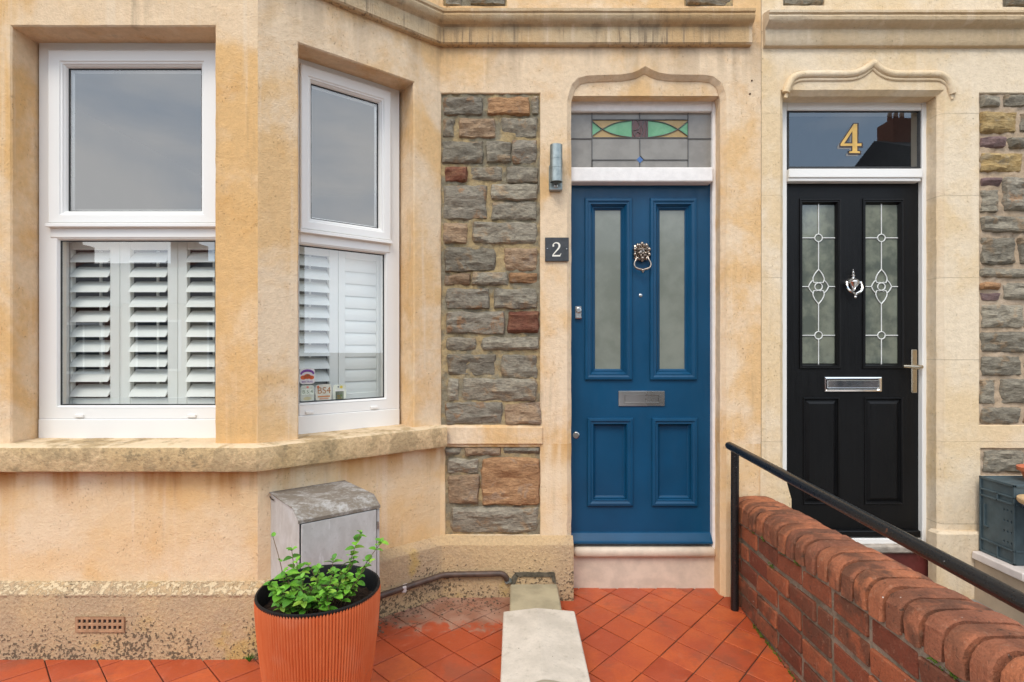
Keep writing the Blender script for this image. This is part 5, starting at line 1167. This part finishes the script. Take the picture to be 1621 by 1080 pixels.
for x in (866.5, 897): m.lathe((PX(x, DP), DP, PZ(394, DP)), [(0.0032, 0), (0.0028, 0.0015), (0, 0.002)], 10, 'Y')
m.build('screw', M_steel, plq)

# ------------------------------------------------------------------ stickers inside the angled window
def sticker(label, px0, px1, py0, py1, bgcol, items, round_top=False):
    off = WOFF+0.0165
    x0, z0 = on(MC, px0, py1, off); x1, z1 = on(MC, px1, py0, off); z1b = on(MC, px1, py1, off)[1]
    z0 = (z0+z1b)/2
    o = thing('window_sticker', label, 'sticker', MC @ Vector(((x0+x1)/2, off, z0)), 'stickers in the corner of the angled window')
    T = MC @ Matrix.Translation((0, off, 0)); w_, h_ = x1-x0, z1-z0; cx, cz = (x0+x1)/2, (z0+z1)/2
    q = MB(); lp = [(cx+w_/2*math.copysign(abs(math.cos(t))**.35, math.cos(t)), cz+h_/2*math.copysign(abs(math.sin(t))**.35, math.sin(t))) for t in [2*math.pi*k/32 for k in range(32)]]
    q.prism(lp, 0, 0.0006); q.build('backing', plain('sticker_film', bgcol, 0.4), o, T)
    for it in items:
        if it[0] == 'text':
            _, s, u, v, sz, col, rot = it; me = text_mesh(s, sz*h_, plain('sticker_ink', col, 0.5), 'lettering')
            TT = T @ Matrix.Translation((cx+u*w_, -0.0008, cz+v*h_)) @ Matrix.Rotation(rot, 4, 'Y') @ Matrix.Rotation(math.radians(90), 4, 'X'); me.transform(TT); link('lettering', me, o)
        else:
            _, lp, col = it; q = MB(); q.prism([(cx+u*w_, cz+v*h_) for u, v in lp], -0.0006, -0.0001); q.build('print', plain('sticker_ink', col, 0.5), o, T)
blob = lambda u, v, a, b, n=12: [(u+a*math.cos(2*math.pi*k/n), v+b*math.sin(2*math.pi*k/n)) for k in range(n)]
pur, org, brn = (0.16, 0.035, 0.24), (0.55, 0.10, 0.02), (0.28, 0.12, 0.05)
arch = [(0.43*math.cos(t), 0.05+0.40*math.sin(t)) for t in [math.pi*k/12 for k in range(1, 12)]]
it1 = [('shape', [(-.46, .12)]+[(0.47*math.cos(t), .14+.30*math.sin(t)) for t in [math.pi*k/10 for k in range(10, -1, -1)]]+[(0.36*math.cos(t), .10+.18*math.sin(t)) for t in [math.pi*k/10 for k in range(0, 11)]], pur),
       ('shape', blob(-.26, -.08, .2, .14), org), ('shape', blob(.0, -.02, .24, .17), org), ('shape', blob(.27, -.09, .18, .13), org), ('shape', blob(.02, .04, .1, .07), brn), ('shape', blob(-.2, -.02, .06, .05), brn), ('text', 'BS4 TRAIL', 0.0, -.36, .165, pur, 0)]
sticker('purple and orange arched sticker, topmost in the angled window corner', 474.5, 498.5, 583, 608, (0.62, 0.60, 0.58), it1)
it2 = [('shape', rect(-.40, -.14, -.05, .28), (0.66, 0.72, 0.62)), ('shape', rect(-.11, .14, -.05, .28), (0.66, 0.72, 0.62)), ('shape', rect(.18, .43, -.05, .28), (0.66, 0.72, 0.62)), ('text', 'B', -.27, .11, .30, (0.1, .16, .08), 0), ('text', 'S', .02, .11, .30, (0.1, .16, .08), 0), ('text', '4', .31, .11, .30, (0.1, .16, .08), 0), ('shape', blob(0.02, .38, .09, .07), (0.6, .2, .15)), ('shape', blob(0, -.28, .30, .10), (0.5, .47, .28))]
sticker('pale green sticker with three letter tiles, bottom left of the window corner', 475.5, 497.5, 609.5, 637, (0.50, 0.53, 0.45), it2)
it3 = [('text', 'BS4', .02, .12, .55, (0.34, 0.15, 0.05), 0), ('shape', rect(-.36, .40, -.27, -.18), (0.50, 0.22, 0.08)), ('shape', rect(-.26, .30, -.39, -.32), (0.55, 0.30, 0.2)), ('shape', blob(-.34, .34, .07, .10), org)]
sticker('beige sticker reading BS4 in brown letters between two other stickers', 499.5, 525, 608, 635, (0.56, 0.55, 0.46), it3)
it4 = [('shape', rect(-.30, .30, -.45, .08), (0.10, 0.13, 0.09)), ('shape', rect(-.24, .24, -.40, .05), (0.45, 0.50, 0.38)), ('shape', rect(-.36, .36, .08, .20), (0.62, 0.62, 0.58)), ('shape', blob(.12, .34, .12, .09), (0.60, .48, .06)), ('shape', blob(-.1, .36, .06, .05), (0.08, .1, .12)), ('shape', blob(-.08, -.22, .1, .09), (0.62, .36, .04)), ('shape', blob(.12, -.2, .09, .1), (0.2, .35, .08)), ('shape', blob(0.0, -.36, .17, .04), (0.6, .4, .05))]
sticker('small sticker of a yellow flowered window box, rightmost of the row', 527, 548, 608.5, 634, (0.56, 0.59, 0.49), it4)

# ------------------------------------------------------------------ next door's low wall, crate and pots
nw = thing('low_wall', 'low rendered wall with a white painted coping under the grey crate', 'low wall', (2.5, 2.4, 0))
m = MB(); m.box(2.385, 2.62, 0.9, F-0.031, -0.06, 0.2135); m.build('wall_base', M_lowwall, nw)
yy = F-0.034; k = 0
while yy > 1.0:
    L = 0.30 if k == 0 else 0.225; m = MB(); m.rbox(2.366, 2.642, yy-L+0.006, yy, 0.2145, 0.255, 0.005, 0.001); m.build('coping_stone', M_cap, nw); yy -= L; k += 1
cr = thing('plastic_crate', 'blue grey plastic crate standing on the white coping at the right edge', 'crate', (2.55, 2.78, 0.256))
x0, x1, y0, y1, z0, z1 = 2.407, 2.80, 2.676, 2.880, 0.256, 0.644
hs = [(blob(y1-(0.052+0.0)*1+0.0-(y1-y0)*(0.42+0.10*i), z1-0.135-0.052*j, 0.0042, 0.0065, 6), 0.006, 0.0005) for i in range(4) for j in range(4)]
hs = [([(y1-p[0], p[1]) for p in h[0]], h[1], h[2]) for h in hs]
m = MB(); MS = Matrix(((0, 1, 0, x0), (-1, 0, 0, y1), (0, 0, 1, 0), (0, 0, 0, 1)))
m.sheet(rect(0, y1-y0, z0, z1), hs, y=0.006, jit=0, step=9); m.build('end_panel', M_crate, cr, MS)
m = MB(); m.add([(x0+.013, y0+.006, z0), (x0+.013, y1-.006, z0), (x0+.013, y1-.006, z1-.01), (x0+.013, y0+.006, z1-.01)], [(0, 1, 2, 3)]); m.build('inner_shade', M_dark, cr)  # dark sheet behind the holes stands in for the shaded inside
m = MB(); m.box(x0+0.006, x1, y0+0.0005, y0+0.006, z0+.0005, z1-.0005); m.box(x0+.006, x1, y1-0.006, y1-.0005, z0+.0005, z1-.0005); m.box(x1-.006, x1, y0+.006, y1-.006, z0+.001, z1-.001); m.box(x0+.014, x1-.006, y0+.006, y1-.006, z0+.002, z0+.008); m.build('side_panel', M_crate, cr)
m = MB(); m.box(x0+.0065, x1-.0065, y0+.0065, y1-.0065, z1-.012, z1-.004); m.build('lid', M_crate, cr)
m = MB()
def rib(ya, yb, za, zb): m.rbox(x0-0.003, x0+0.0063, ya, yb, za, zb, 0.0015)
rib(y0, y1, z1-0.012, z1+0.001); rib(y0, y1, z1-0.068, z1-0.060); rib(y0, y1, z1-0.100, z1-0.092); rib(y0, y1, z0+0.062, z0+0.070); rib(y0, y1, z0, z0+0.010); rib(y1-0.010, y1, z0, z1); rib(y0, y0+0.010, z0, z1); rib(y1-.11, y1-.102, z1-.1, z1-.06); rib(y1-.11, y1-.102, z0, z0+.066); rib(y1-.032, y1-.026, z0+.14, z0+.25); rib(y1-.05, y1-.026, z0+.135, z0+.142)
m.rbox(x0+.006, x1, y0-0.003, y0+0.0004, z1-0.012, z1+0.001, 0.0012); m.rbox(x0+.006, x1, y0-0.003, y0+0.0004, z1-0.10, z1-0.092, 0.0012); m.rbox(x0+.006, x1, y0-.003, y0+.0004, z0+.062, z0+.07, 0.0012)
m.build('rib', M_crate, cr)
gp = thing('glazed_pot', 'small glazed pot with a tan rim and navy band by the crate', 'pot', (2.475, 2.555, 0.2555))
m = MB(); m.lathe((2.475, 2.555, 0.2555), [(0.045, 0), (0.055, 0.02), (0.062, 0.12), (0.066, 0.22), (0.080, 0.275)], 28); m.f.pop(); m.build('body', M_creamgl, gp, smooth=True, ang=60)
m = MB(); m.lathe((2.475, 2.555, 0.2555), [(0.0802, 0.275), (0.105, 0.298), (0.122, 0.325)], 28); m.f.pop(); m.build('band', M_navy, gp, smooth=True, ang=60)
m = MB(); m.lathe((2.475, 2.555, 0.2555), [(0.1222, 0.325), (0.128, 0.335), (0.126, 0.346), (0.112, 0.346), (0.09, 0.32), (0.0, 0.30)], 28); m.build('rim', M_tan, gp, smooth=True, ang=60)
tp = MB(); tp.lathe((2.60, 2.76, 0.641), [(0.05, 0), (0.07, 0.05), (0.082, 0.052), (0.084, 0.07), (0.076, 0.072), (0.06, 0.03), (0, 0.03)], 28)
o = tp.build('terracotta_pot', M_terra, None, smooth=True, ang=40); o['label'] = 'red terracotta pot on top of the grey crate'; o['category'] = 'pot'

# ------------------------------------------------------------------ the terrace across the street (seen in the glass)
def opp_house(x0, x1, zb_, wallmat, tall):
    Y = -13.0; zr = zb_+5.6+tall; h = thing('terraced_house', 'terraced house across the street seen only as a reflection in the windows', 'house', ((x0+x1)/2, Y, zb_), 'houses reflected in the window glass')
    m = MB(); m.box(x0, x1-.01, Y-8, Y, zb_-2, zr); m.build('front_wall', wallmat, h)
    m = MB(); m.add([(x0, Y+.3, zr), (x1-.01, Y+.3, zr), (x1-.01, Y-4, zr+2.0), (x0, Y-4, zr+2.0), (x0, Y-8.3, zr), (x1-.01, Y-8.3, zr)], [(0, 1, 2, 3), (3, 2, 5, 4), (0, 3, 4), (1, 5, 2)]); rf = m.build('roof', M_roof, h)
    m = MB(); xc_ = x1-0.15 if not tall else x0+0.9
    m.box(xc_-0.45, xc_+0.45, Y-4.5, Y-3.5, zr+0.9, zr+2.75)
    for k in range(3): m.lathe((xc_-0.25+k*0.25, Y-4, zr+2.75), [(0.10, 0), (0.08, 0.4)], 10)
    m.build('chimney', M_obrick, rf)
    for (a, b, c, d) in ((.12, .40, 3.5, 5.0), (.62, .86, 3.5, 5.0), (.10, .55, .9, 2.5)):
        xa, xb = x0+(x1-x0)*a, x0+(x1-x0)*b; m = MB(); m.rbox(xa-.08, xb+.08, Y-.02, Y+.07, zb_+c-.08, zb_+d+.08, .01); wn = m.build('window', M_white, h)
        m = MB(); m.box(xa, (xa+xb)/2-.03, Y+.05, Y+.075, zb_+c, zb_+d); m.box((xa+xb)/2+.03, xb, Y+.05, Y+.075, zb_+c, zb_+d); m.build('glass_pane', plain('far_glass', (0.03, 0.035, 0.04), 0.1), wn)
    m = MB(); m.box(x0+(x1-x0)*.70, x0+(x1-x0)*.86, Y-.02, Y+.05, zb_, zb_+2.1); m.build('front_door', M_redpaint, h)
xx = -21.9; k = 0
while xx < 24:
    t = (xx+22)/46; opp_house(xx, xx+4.6, -3.0+2.9*t*t, M_obrick if k % 3 == 1 else M_orend, 3.4 if k > 7 else 0.0); xx += 4.6; k += 1
